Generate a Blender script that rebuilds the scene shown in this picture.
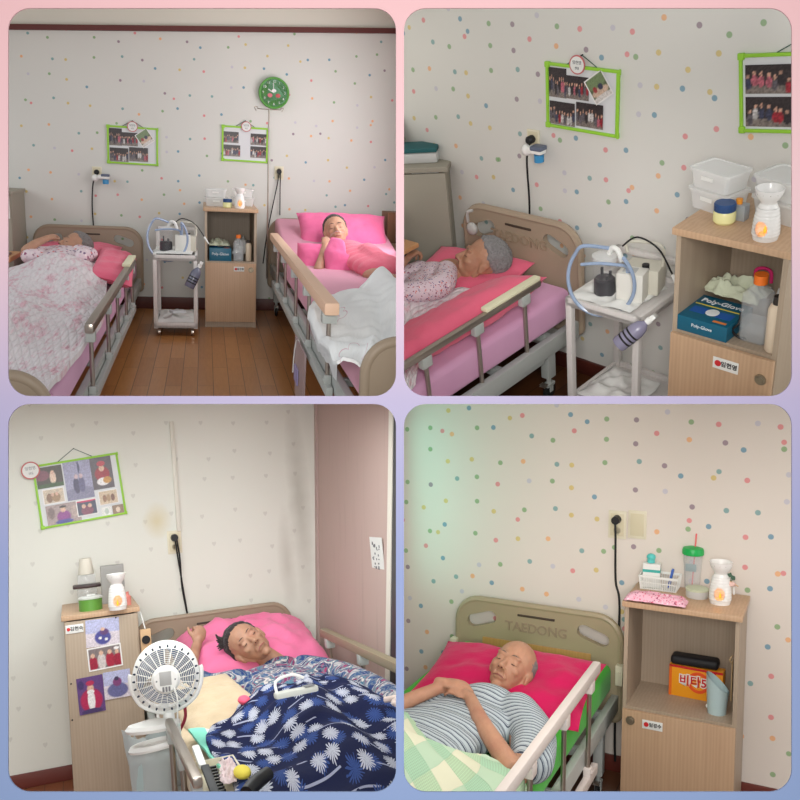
import bpy, bmesh, math, random
import numpy as np
from mathutils import Vector, Matrix, noise
random.seed(7)
SC = bpy.context.scene
COL = SC.collection
for o in list(bpy.data.objects): bpy.data.objects.remove(o)
PI = math.pi
FPX = 900.0                      # focal length in pixels of the 800 px frame

# ------------------------------------------------------------------ camera, world, lights, exposure
cd = bpy.data.cameras.new('camera'); cam = bpy.data.objects.new('camera', cd); COL.objects.link(cam)
cd.sensor_width = 36; cd.lens = 36*FPX/800; cd.clip_start = .05; cd.clip_end = 200
cam.location = (0, 0, 0); cam.rotation_euler = (PI/2, 0, 0)
SC.camera = cam
SC.view_settings.view_transform = 'Standard'; SC.view_settings.look = 'None'
SC.view_settings.exposure = 0.0; SC.view_settings.gamma = 1; SC.view_settings.use_curve_mapping = False
W = bpy.data.worlds.new('daylight'); SC.world = W; W.use_nodes = True
W.node_tree.nodes['Background'].inputs[0].default_value = (.93, .97, 1.0, 1)
W.node_tree.nodes['Background'].inputs[1].default_value = 0.42
def area(name, loc, target, sx, sy, power, col=(1, 1, 1), spread=None):
    l = bpy.data.lights.new(name, 'AREA'); l.shape = 'RECTANGLE'; l.size = sx; l.size_y = sy
    l.energy = power; l.color = col
    if spread: l.spread = spread
    o = bpy.data.objects.new(name, l); COL.objects.link(o); o.location = loc
    o.rotation_euler = (Vector(target)-Vector(loc)).to_track_quat('-Z', 'Y').to_euler()
    return o
area('window_light_behind', (0, -.5, .1), (0, 5, .1), 1.3, 1.3, 156, (1, .985, .96))
area('side_fill_upper_left', (-7.5, 3.2, 3.6), (-2.5, 8, 1.4), 2.4, 3, 110, (.97, .99, 1))  # added side fill from the open outer side, no known window
area('window_light_upper_right', (4.6, 1.6, 2.6), (1.2, 4.6, .7), 1.6, 2, 54, (1, .99, .96))
area('side_fill_lower_right', (4.2, 2.2, -.4), (1.3, 4.3, -1.2), 1.5, 1.5, 30, (1, .95, .9))  # fill added at the outer side, not a window of the room
def panel(name, loc, d, sx, sy, power, col): return area(name, loc, tuple(Vector(loc)+Vector(d)), sx, sy, power, col)
panel('fill_light_upper_left', (-.013, 7.0, 2.0), (-1, 0, 0), 1.4, 1.4, 26, (.97, .98, 1))       # fill lamp added flush at the partition, no real fixture
panel('fill_light_upper_right', (.013, 4.5, 1.5), (1, 0, 0), .9, 1.0, 1.1, (1, .98, .95))  # added to brighten this wall, not a fixture of the room
panel('fill_light_lower_left', (-1.4, 4.3, -.0125), (0, 0, -1), 2.0, 1.5, 47, (.94, 1, 1))  # added fill under the slab; the room has no such panel
panel('fill_light_lower_right', (1.1, 3.3, -.0125), (0, 0, -1), 1.5, .8, 17, (1, .96, .92))  # overhead fill added out of sight behind the cross bar
panel('teal_curtain_light', (.012, 5.2, -.6), (1, 0, 0), .4, 1.0, 1.3, (.25, 1, .85))

# ------------------------------------------------------------------ helpers: rooms
def rotm(y, p, r):
    y, p, r = [math.radians(a) for a in (y, p, r)]
    c, s = math.cos, math.sin
    Ry = np.array([[c(y), 0, s(y)], [0, 1, 0], [-s(y), 0, c(y)]])
    Rx = np.array([[1, 0, 0], [0, c(p), -s(p)], [0, s(p), c(p)]])
    Rz = np.array([[c(r), -s(r), 0], [s(r), c(r), 0], [0, 0, 1]])
    return Rz @ Rx @ Ry
class Room:
    """A room with its own upright axes: x along the back wall, y into the wall, z up; origin on the floor at the wall."""
    def __init__(s, ang, px, dist, cell):
        R = rotm(*ang); s.A = np.stack([R[:, 0], R[:, 2], -R[:, 1]], 1)
        s.O = np.array([(px[0]-400)/FPX*dist, (px[1]-400)/FPX*dist, dist])
        s.C = s.A.T @ (-s.O); s.cell = cell; s.objs = []
        B = np.array([[1, 0, 0], [0, 0, 1], [0, -1, 0]])
        M = np.eye(4); M[:3, :3] = B @ s.A; M[:3, 3] = B @ s.O
        s.M = Matrix([list(map(float, r)) for r in M])
    def onp(s, px, py, p0, n):                 # the same for any plane through p0 with normal n
        d = Vector(s.A.T @ np.array([(px-400)/FPX, (py-400)/FPX, 1.])); C_ = Vector(s.C); n = Vector(n); return C_+d*((Vector(p0)-C_).dot(n)/d.dot(n))
    def on(s, ax, px, py, v):                 # the point of the plane axis=v that lies at this spot of the photograph
        d = s.A.T @ np.array([(px-400)/FPX, (py-400)/FPX, 1.]); t = (v-s.C[ax])/d[ax]
        return Vector(s.C+t*d)
TL = Room((-12.57, 14.88, 3.01), (200, 309), 8.5, (-1, 1))
TR = Room((49.79, 32.65, -8.34), (600, 378), 4.8, (1, 1))
BL = Room((-20.57, -5.24, -5.48), (45, 784), 5.7, (-1, -1))
BR = Room((26.08, 4.29, .33), (729, 795), 4.8, (1, -1))

# ------------------------------------------------------------------ helpers: meshes
def cat(pts, n=6, closed=False):
    P = [Vector(p) for p in pts]; m = len(P); out = []
    rng = range(m if closed else m-1)
    for i in rng:
        g = (lambda k: P[k % m]) if closed else (lambda k: P[max(0, min(m-1, k))])
        a, b, c, d = g(i-1), g(i), g(i+1), g(i+2)
        for k in range(n):
            t = k/n
            out.append(.5*((2*b)+(c-a)*t+(2*a-5*b+4*c-d)*t*t+(3*b-a-3*c+d)*t**3))
    if not closed: out.append(P[-1])
    return out
class MB:
    def __init__(s): s.v = []; s.f = []; s.uv = []; s.c = []
    def add(s, V, Fc, uv=None, T=None):
        k = len(s.v)
        for i, p in enumerate(V):
            p = Vector(p); s.v.append(T @ p if T is not None else p); s.uv.append(uv[i] if uv else (p[0], p[1]))
        s.f += [tuple(i+k for i in q) for q in Fc]; return s
    def bm(s, b, T=None):
        b.verts.ensure_lookup_table(); b.verts.index_update()
        s.add([v.co.copy() for v in b.verts], [[v.index for v in f.verts] for f in b.faces], T=T); b.free(); return s
    def box(s, a, c, b=0, seg=2, T=None):
        bb = bmesh.new(); bmesh.ops.create_cube(bb, size=1)
        a = Vector(a); c = Vector(c)
        for v in bb.verts: v.co = Vector([(a[i]+c[i])/2+v.co[i]*(c[i]-a[i]) for i in range(3)])
        if b: bmesh.ops.bevel(bb, geom=bb.edges[:], offset=min(b, .49*min(abs(c[i]-a[i]) for i in range(3))), segments=seg, profile=.6, affect='EDGES')
        return s.bm(bb, T)
    def bar(s, p, q, w, h, b=0, up=(0, 0, 1)):       # a box beam from p to q
        p = Vector(p); q = Vector(q); d = (q-p); L = d.length; d.normalize()
        x = d.cross(Vector(up)); x = x.normalized() if x.length > 1e-4 else Vector((1, 0, 0)); z = x.cross(d)
        T = Matrix((x, d, z)).transposed().to_4x4(); T.translation = p
        return s.box((-w/2, 0, -h/2), (w/2, L, h/2), b, T=T)
    def tube(s, pts, r, n=10, closed=False, sm=0, caps=True, flat=1):
        if sm: 
            if isinstance(r, (list, tuple)):
                rr = [x.x for x in cat([(x, 0, 0) for x in r], sm, closed)]
            pts = cat(pts, sm, closed)
            if isinstance(r, (list, tuple)): r = rr
        P = [Vector(p) for p in pts]; m = len(P)
        R = r if isinstance(r, (list, tuple)) else [r]*m
        V = []; Fc = []; prev = None
        for i in range(m):
            t = (P[(i+1) % m]-P[i-1]) if closed else (P[min(i+1, m-1)]-P[max(i-1, 0)])
            t.normalize()
            if prev is None: u = t.orthogonal().normalized()
            else:
                u = prev-t*prev.dot(t); u = u.normalized() if u.length > 1e-6 else t.orthogonal().normalized()
            prev = u; w = t.cross(u)
            for k in range(n):
                a = 2*PI*k/n; V.append(P[i]+R[i]*(math.cos(a)*u+flat*math.sin(a)*w))
        for i in range(m if closed else m-1):
            j = (i+1) % m
            for k in range(n): Fc.append((i*n+k, i*n+(k+1) % n, j*n+(k+1) % n, j*n+k))
        if caps and not closed: Fc += [tuple(range(n-1, -1, -1)), tuple((m-1)*n+k for k in range(n))]
        return s.add(V, Fc)
    def cyl(s, p, q, r, r2=None, n=20): return s.tube([p, q], [r, r if r2 is None else r2], n)
    def lathe(s, prof, c=(0, 0, 0), n=28, T=None, drop=None, ax=None):
        V = []; Fc = []; m = len(prof)
        for r, z in prof:
            for k in range(n):
                a = 2*PI*k/n; V.append(Vector((r*math.cos(a)+c[0], r*math.sin(a)+c[1], z+c[2])))
        for i in range(m-1):
            for k in range(n):
                if drop and drop(2*PI*(k+.5)/n, (prof[i][1]+prof[i+1][1])/2, i): continue
                Fc.append((i*n+k, i*n+(k+1) % n, (i+1)*n+(k+1) % n, (i+1)*n+k))
        op = drop or prof[0] == prof[-1]
        if prof[0][0] > 1e-5 and not op: Fc.append(tuple(range(n-1, -1, -1)))
        if prof[-1][0] > 1e-5 and not op: Fc.append(tuple((m-1)*n+k for k in range(n)))
        return s.add(V, Fc, T=T)
    def ell(s, c, r, n=16, T=None):
        b = bmesh.new(); bmesh.ops.create_uvsphere(b, u_segments=n, v_segments=max(6, n*2//3), radius=1)
        r = (r, r, r) if not isinstance(r, (tuple, list)) else r
        for v in b.verts: v.co = Vector([c[i]+v.co[i]*r[i] for i in range(3)])
        return s.bm(b, T)
    def grid(s, fn, nu, nv, uvs=(1, 1), closed=False, T=None):
        V = []; U = []; Fc = []
        for j in range(nv+1):
            for i in range(nu+1):
                u, v = i/nu, j/nv; V.append(Vector(fn(u, v))); U.append((u*uvs[0], v*uvs[1]))
        for j in range(nv):
            for i in range(nu):
                a = j*(nu+1)+i; Fc.append((a, a+1, a+nu+2, a+nu+1))
        return s.add(V, Fc, U, T)
    def plate(s, outer, th, holes=(), T=None):       # an outline (x,z) with holes, th thick along y
        b = bmesh.new(); th0, th1 = (th if isinstance(th, tuple) else (0, th))
        loops = []
        for L in [outer]+list(holes):
            vs = [b.verts.new((x, th0, z)) for x, z in L]
            es = [b.edges.new((vs[i], vs[(i+1) % len(vs)])) for i in range(len(vs))]; loops.append((vs, es))
        if len(loops) == 1: b.faces.new(loops[0][0])
        else: bmesh.ops.triangle_fill(b, use_beauty=True, use_dissolve=False, edges=[e for l in loops for e in l[1]])
        g = bmesh.ops.extrude_face_region(b, geom=b.faces[:])
        bmesh.ops.translate(b, verts=[e for e in g['geom'] if isinstance(e, bmesh.types.BMVert)], vec=(0, th1-th0, 0))
        bmesh.ops.recalc_face_normals(b, faces=b.faces[:])
        return s.bm(b, T)
def rrect(x0, x1, z0, z1, r, n=6, rs=None):
    rs = rs or (r, r, r, r); out = []             # corner radii: right-top, left-top, left-bottom, right-bottom
    for (cx, cz, a0), q in zip(((x1, z1, 0), (x0, z1, 90), (x0, z0, 180), (x1, z0, 270)), rs):
        sx = -1 if cx == x1 else 1; sz = -1 if cz == z1 else 1
        for k in range(n+1):
            a = math.radians(a0+90*k/n); out.append((cx+sx*q+q*math.cos(a), cz+sz*q+q*math.sin(a)))
    return out
def finish(me, sharp=35):
    for p in me.polygons: p.use_smooth = True
    try: me.set_sharp_from_angle(angle=math.radians(sharp))
    except Exception: pass
def build(mb, name, m, parent=None, room=None, sharp=35, solid=0, loc=None, yaw=0, fix=True):
    me = bpy.data.meshes.new(name); me.from_pydata([tuple(v) for v in mb.v], [], mb.f)
    uvl = me.uv_layers.new(name='UVMap')
    vi = np.zeros(len(me.loops), dtype=np.int32); me.loops.foreach_get('vertex_index', vi)
    uvl.data.foreach_set('uv', np.array(mb.uv, dtype=np.float32)[vi].ravel())
    if fix:
        b = bmesh.new(); b.from_mesh(me); bmesh.ops.recalc_face_normals(b, faces=b.faces[:]); b.to_mesh(me); b.free()
    if mb.c:
        a = me.color_attributes.new('Col', 'FLOAT_COLOR', 'POINT'); a.data.foreach_set('color', np.array(mb.c, dtype=np.float32).ravel())
    if solid:
        b = bmesh.new(); b.from_mesh(me); bmesh.ops.solidify(b, geom=b.faces[:], thickness=solid); b.to_mesh(me); b.free()
    finish(me, sharp)
    me.materials.append(m); o = bpy.data.objects.new(name, me); COL.objects.link(o)
    if parent is not None:
        o.parent = parent; r = parent.get('_r')
    if room is not None:
        T = room.M.copy()
        if loc is not None: T = T @ Matrix.Translation(Vector(loc)) @ Matrix.Rotation(yaw, 4, 'Z')
        o.matrix_world = T
    return o
def tag(o, label, cat_, group=None, kind=None):
    o['label'] = label; o['category'] = cat_
    if group: o['group'] = group
    if kind: o['kind'] = kind
    return o
def thing(room, name, label, cat_, loc=(0, 0, 0), yaw=0, group=None, T=None):
    o = bpy.data.objects.new(name, None); COL.objects.link(o); o.empty_display_size = .05
    M = room.M @ (T if T is not None else Matrix.Translation(Vector(loc)) @ Matrix.Rotation(yaw, 4, 'Z'))
    o.matrix_world = M
    return tag(o, label, cat_, group)
def struct(o): o['kind'] = 'structure'; return o
def dup(o, parent=None, room=None, T=None):
    c = o.copy(); COL.objects.link(c)
    if parent is not None: c.parent = parent
    if T is not None: c.matrix_world = room.M @ T
    for ch in list(o.children): dup(ch, c)
    return c
def frameT(loc, x=None, y=None, z=None):            # a placement from two directions
    if z is not None and y is not None:
        z = Vector(z).normalized(); y = Vector(y); y = (y-z*y.dot(z)).normalized(); x = y.cross(z)
    elif z is not None and x is not None:
        z = Vector(z).normalized(); x = Vector(x); x = (x-z*x.dot(z)).normalized(); y = z.cross(x)
    T = Matrix((x, y, z)).transposed().to_4x4(); T.translation = Vector(loc); return T
def remeshed(mb, voxel, smooth=4, fac=.5):
    me = bpy.data.meshes.new('tmp'); me.from_pydata([tuple(v) for v in mb.v], [], mb.f)
    b = bmesh.new(); b.from_mesh(me); bmesh.ops.recalc_face_normals(b, faces=b.faces[:]); b.to_mesh(me); b.free()
    o = bpy.data.objects.new('tmp', me); COL.objects.link(o)
    r = o.modifiers.new('r', 'REMESH'); r.mode = 'VOXEL'; r.voxel_size = voxel
    if smooth:
        q = o.modifiers.new('s', 'SMOOTH'); q.factor = fac; q.iterations = smooth
    dg = bpy.context.evaluated_depsgraph_get(); ev = o.evaluated_get(dg); m2 = bpy.data.meshes.new_from_object(ev)
    out = MB(); out.add([v.co.copy() for v in m2.vertices], [tuple(p.vertices) for p in m2.polygons])
    bpy.data.objects.remove(o); bpy.data.meshes.remove(me); bpy.data.meshes.remove(m2)
    return out
def text(s, size, parent, m, T, name='lettering', th=.0006, bold=0):
    cu = bpy.data.curves.new(name, 'FONT'); cu.body = s; cu.size = size; cu.align_x = 'CENTER'; cu.align_y = 'CENTER'; cu.extrude = th; cu.offset = bold
    cu.resolution_u = 3
    o = bpy.data.objects.new(name, cu); COL.objects.link(o)
    dg = bpy.context.evaluated_depsgraph_get(); me = bpy.data.meshes.new_from_object(o.evaluated_get(dg))
    bpy.data.objects.remove(o); me.transform(T); me.materials.clear(); me.materials.append(m)
    o = bpy.data.objects.new(name, me); COL.objects.link(o); o.parent = parent; return o
UPR = Matrix.Rotation(PI/2, 4, 'X')                 # lettering upright, read from -y
def onface(x, y, z, rz=0): return Matrix.Translation((x, y, z)) @ Matrix.Rotation(rz, 4, 'Y') @ UPR

# ------------------------------------------------------------------ helpers: materials
def lin(c): return tuple([((x/255)/12.92 if x/255 <= .04045 else (((x/255)+.055)/1.055)**2.4) for x in c])+(1,)
class NT:
    def __init__(s, name, rough=.6, metal=0, spec=.4):
        s.mat = bpy.data.materials.new(name); s.mat.use_nodes = True; s.t = s.mat.node_tree
        s.b = s.t.nodes['Principled BSDF']; s.b.inputs['Roughness'].default_value = rough
        s.b.inputs['Metallic'].default_value = metal; s.b.inputs['Specular IOR Level'].default_value = spec
    def n(s, typ, out=0, **ins):
        nd = s.t.nodes.new(typ)
        for k, v in ins.items():
            if hasattr(nd, k) and not k.startswith('i'): setattr(nd, k, v); continue
            key = int(k[1:]) if k[0] == 'i' and k[1:].isdigit() else k.replace('_', ' ')
            s.set(nd.inputs[key], v)
        return nd.outputs[out]
    def set(s, inp, v):
        if isinstance(v, bpy.types.NodeSocket): s.t.links.new(v, inp)
        else: inp.default_value = v
    def m(s, op, a, b=0, c=0, clamp=False): return s.n('ShaderNodeMath', operation=op, use_clamp=clamp, i0=a, i1=b, i2=c)
    def co(s, kind='Object'): return s.t.nodes.new('ShaderNodeTexCoord').outputs[kind]
    def map(s, v, scale=(1, 1, 1), rot=(0, 0, 0), loc=(0, 0, 0)): return s.n('ShaderNodeMapping', Vector=v, Scale=scale, Rotation=rot, Location=loc)
    def mix(s, f, a, b, bt='MIX'):
        nd = s.t.nodes.new('ShaderNodeMix'); nd.data_type = 'RGBA'; nd.blend_type = bt
        s.set(nd.inputs[0], f); s.set(nd.inputs[6], lin(a) if isinstance(a, tuple) else a); s.set(nd.inputs[7], lin(b) if isinstance(b, tuple) else b)
        return nd.outputs[2]
    def ramp(s, f, stops, const=False):
        nd = s.t.nodes.new('ShaderNodeValToRGB'); cr = nd.color_ramp
        if const: cr.interpolation = 'CONSTANT'
        while len(cr.elements) < len(stops): cr.elements.new(.5)
        for e, (p, c) in zip(cr.elements, stops): e.position = p; e.color = lin(c) if len(c) == 3 else c
        s.set(nd.inputs[0], f); return nd.outputs[0]
    def noise(s, v, scale, detail=3, out=0, rough=.5): return s.n('ShaderNodeTexNoise', out, Vector=v, Scale=scale, Detail=detail, Roughness=rough)
    def base(s, c): s.set(s.b.inputs['Base Color'], lin(c) if isinstance(c, tuple) else c); return s
    def bump(s, h, strength=.3, dist=.01): s.set(s.b.inputs['Normal'], s.n('ShaderNodeBump', Strength=strength, Distance=dist, Height=h)); return s
MC = {}
def plain(name, c, rough=.6, metal=0, spec=.4, bump=0, bs=60, alpha=1, trans=0, var=0, sheen=0, sss=0):
    if name in MC: return MC[name]
    t = NT(name, rough, metal, spec)
    if var:
        f = t.noise(t.co(), bs*.4, 4); t.base(t.mix(f, tuple(max(0, x-var) for x in c), tuple(min(255, x+var) for x in c)))
    else: t.base(c)
    if bump: t.bump(t.noise(t.co(), bs, 4), bump, .004)
    if trans: t.b.inputs['Transmission Weight'].default_value = trans
    if alpha < 1: t.b.inputs['Alpha'].default_value = alpha
    if sheen: t.b.inputs['Sheen Weight'].default_value = sheen
    if sss: t.b.inputs['Subsurface Weight'].default_value = sss; t.b.inputs['Subsurface Radius'].default_value = (.02, .008, .004)
    MC[name] = t.mat; return t.mat
def emit(name, c, st):
    if name in MC: return MC[name]
    t = NT(name); t.base(c); t.set(t.b.inputs['Emission Color'], lin(c)); t.b.inputs['Emission Strength'].default_value = st
    MC[name] = t.mat; return t.mat
def wallpaper(name, bg, cell, r, mixf=.85, hue=None):
    t = NT(name, .75, 0, .2); v = t.co()
    p = t.n('ShaderNodeCombineXYZ', X=t.n('ShaderNodeSeparateXYZ', 0, Vector=v), Y=t.n('ShaderNodeSeparateXYZ', 2, Vector=v), Z=0.)
    c = t.mix(t.noise(p, 1.2, 3), tuple(x-5 for x in bg), tuple(min(255, x+3) for x in bg))
    for k, (off, rr, cc) in enumerate((((0, 0, 0), r, cell), ((.37, .21, 0), r*.95, cell*3.1))):
        q = t.map(p, loc=off)
        vo = t.t.nodes.new('ShaderNodeTexVoronoi'); vo.voronoi_dimensions = '2D'; t.set(vo.inputs['Vector'], q)
        vo.inputs['Scale'].default_value = 1/cc; vo.inputs['Randomness'].default_value = .62
        d = vo.outputs['Distance']; hv = t.n('ShaderNodeSeparateColor', 0, Color=vo.outputs['Color'])
        col = t.ramp(hv, [(0, (88, 146, 172)), (.15, (215, 190, 105)), (.3, (224, 128, 132)), (.43, (236, 172, 112)), (.56, (128, 168, 112)), (.69, (142, 118, 134)), (.8, (198, 194, 206)), (.9, (110, 160, 160))], True)
        f = t.n('ShaderNodeMapRange', Value=d, From_Min=rr/cc*.9, From_Max=rr/cc*1.1, To_Min=mixf, To_Max=0.)
        c = t.mix(f, c, col)
    t.base(c); t.bump(t.noise(v, 260, 2), .12, .002); return t.mat
def woodm(name, a, b, sc=(14, 14, 1.2), rough=.45, fine=True):
    if name in MC: return MC[name]
    t = NT(name, rough); v = t.map(t.co(), scale=sc); f = t.noise(v, 2.2, 5, rough=.6)
    w = t.n('ShaderNodeTexWave', 1, Vector=t.map(t.co(), scale=(sc[0], sc[1], sc[2]*.4)), Scale=1.3, Distortion=6., Detail=3.)
    t.base(t.mix(t.m('ADD', t.m('MULTIPLY', f, .75), t.m('MULTIPLY', w, .25), clamp=True), a, b)); t.bump(f, .08, .002); MC[name] = t.mat; return t.mat
def floorm(name, a, b, sc=1.):
    t = NT(name, .28, 0, .5); v = t.map(t.co(), rot=(0, 0, PI/2))
    br = t.t.nodes.new('ShaderNodeTexBrick'); t.set(br.inputs['Vector'], v); br.offset = .37
    for k, x in (('Scale', 1), ('Brick Width', .9*sc), ('Row Height', .11*sc), ('Mortar Size', .0022*sc), ('Bias', 0)): br.inputs[k].default_value = x
    br.inputs['Color1'].default_value = (0, 0, 0, 1); br.inputs['Color2'].default_value = (1, 1, 1, 1); br.inputs['Mortar'].default_value = (.5, .5, .5, 1)
    g = t.noise(t.map(v, scale=(2.5, 26, 1)), 2.5, 6, rough=.65)
    c = t.mix(t.m('ADD', t.m('MULTIPLY', g, .6), t.m('MULTIPLY', br.outputs[0], .3), clamp=True), a, b)
    c = t.mix(br.outputs[1], c, tuple(x*.45 for x in a)); t.base(c); t.bump(g, .06, .002); return t.mat

# ------------------------------------------------------------------ materials used in several rooms
OAK = woodm('light_oak_laminate', (176, 142, 112), (203, 170, 138))
OAKIN = woodm('grey_oak_laminate', (158, 140, 120), (180, 162, 142))
WHITE = plain('white_plastic', (236, 236, 232), .35)
CREAM = plain('cream_plastic', (222, 214, 190), .4)
BEDGREY = plain('bed_frame_paint', (176, 180, 176), .4)
BOARD = plain('taupe_bed_board', (160, 142, 122), .42, bump=.05)
STEEL = plain('brushed_steel', (168, 158, 148), .28, .85)
DARK = plain('black_rubber', (22, 22, 24), .5)
GREENF = plain('lime_green_plastic', (150, 205, 60), .4)
PAPER = plain('white_paper', (228, 228, 224), .6)
RED = plain('red_print', (205, 40, 45), .5)
INK = plain('black_ink', (38, 34, 36), .6)
GINK = plain('grey_ink', (120, 120, 124), .6)
CLEAR = plain('clear_plastic', (232, 236, 238), .1, alpha=.22, spec=.6)
FROST = plain('frosted_plastic', (240, 240, 238), .3, alpha=.6)
GLOW = emit('candle_flame', (255, 150, 50), 1.25)
SKIN = {}
def skin(name, c, blotch=(150, 90, 75)):
    t = NT(name, .5, 0, .35); v = t.co(); f = t.noise(v, 26, 4); g = t.noise(v, 9, 2)
    c1 = t.mix(t.m('MULTIPLY', f, .8), c, tuple(x*.82 for x in c)); k = t.n('ShaderNodeMapRange', Value=g, From_Min=.52, From_Max=.75, To_Min=0., To_Max=.38)
    t.base(t.mix(k, c1, blotch)); t.b.inputs['Subsurface Weight'].default_value = .12; t.b.inputs['Subsurface Radius'].default_value = (.012, .005, .003)
    w = t.n('ShaderNodeTexWave', 1, Vector=t.map(v, scale=(1, 1, 2)), Scale=22., Distortion=9., Detail=3.)
    t.bump(t.m('ADD', t.noise(v, 120, 4), t.m('MULTIPLY', w, .35)), .3, .003); return t.mat
def cloth(name, c, c2=None, rough=.85, wr=.5, sc=9):
    t = NT(name, rough, 0, .15); v = t.co(); f = t.noise(v, sc, 3)
    t.base(t.mix(f, c, c2 or tuple(x*.93 for x in c)))
    t.bump(t.m('ADD', t.m('MULTIPLY', t.noise(t.map(v, scale=(1, 1, 1)), sc, 4), 1.), t.m('MULTIPLY', t.noise(v, 500, 2), .06)), wr, .02)
    t.b.inputs['Sheen Weight'].default_value = .15; return t.mat

# ------------------------------------------------------------------ furniture
def cabinet(room, label, loc, w, d, h, zs, yaw=0, knob_right=True, sticker=None, kw='cabinet', mt=OAK, name='bedside_cabinet', side=None, closed=False, group=None, kdz=.065, front=None):
    t = thing(room, name, label, kw, loc, yaw, group); e = .02
    m = MB().box((-.012, -.015, h-.028), (w+.012, d, h), .003); build(m, 'top', mt, t)
    m = MB().box((0, 0, 0), (e, d, h-.028)); build(m, 'side_panel', side or OAKIN, t)
    m = MB().box((w-e, 0, 0), (w, d, h-.028)); build(m, 'side_panel', side or OAKIN, t)
    m = MB().box((e, d-.012, 0), (w-e, d, h-.028)); build(m, 'back_panel', OAKIN, t)
    if not closed:
        m = MB().box((e, .004, zs-e), (w-e, d-.012, zs)); build(m, 'shelf', OAKIN, t)
    m = MB().box((e, .012, 0), (w-e, .03, .05)); build(m, 'plinth', OAKIN, t)
    m = MB().box((.003, -.018, .05), (w-.003, -.001, (zs-.012) if not closed else h-.035), .002); dr = build(m, 'door', mt if not closed else (front or OAKIN), t)
    if not closed:
        kx = w-.045 if knob_right else .045
        m = MB().lathe([(0, -.004), (.013, -.004), (.015, -.001), (.021, -.001), (.023, .003), (.023, .006)], T=Matrix.Translation((kx, -.0235, zs-kdz)) @ Matrix.Rotation(-PI/2, 4, 'X'), n=24); build(m, 'lock_ring', plain('lock_nickel', (150, 140, 120), .35, .8), dr)
    if sticker:
        sx, sz, sw, sh, txt = sticker
        m = MB().box((sx-sw/2, -.0195, sz-sh/2), (sx+sw/2, -.018, sz+sh/2), .0005); s = build(m, 'name_sticker', PAPER, t)
        m = MB().cyl((sx-sw*.3, -.0195, sz), (sx-sw*.3, -.0203, sz), sh*.27, n=20); build(m, 'red_dot', RED, s)
        text(txt, sh*.5, s, INK, onface(sx+sw*.14, -.0202, sz), 'lettering', bold=.0006)
    return t

def caster(root, x, y, r=.04, parent_leg=None, z1=.14):
    m = MB(); m.cyl((x, y, 2*r), (x, y, z1), .012); m.box((x-.018, y-.03, 1.7*r), (x+.018, y+.03, 2.1*r), .004)
    m.box((x-.018, y-.012, r), (x-.013, y+.012, 2*r)); m.box((x+.013, y-.012, r), (x+.018, y+.012, 2*r))
    c = build(m, 'caster', BEDGREY, root)
    m = MB().tube([(x-.011, y, r), (x-.006, y, r), (x+.006, y, r), (x+.011, y, r)], [r*.8, r, r, r*.8], 22); build(m, 'wheel', DARK, c)
    m = MB().box((x-.014, y-.035, 2.05*r), (x+.014, y-.055, 2.3*r), .004); build(m, 'brake_pedal', STEEL, c)
    return c

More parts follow.
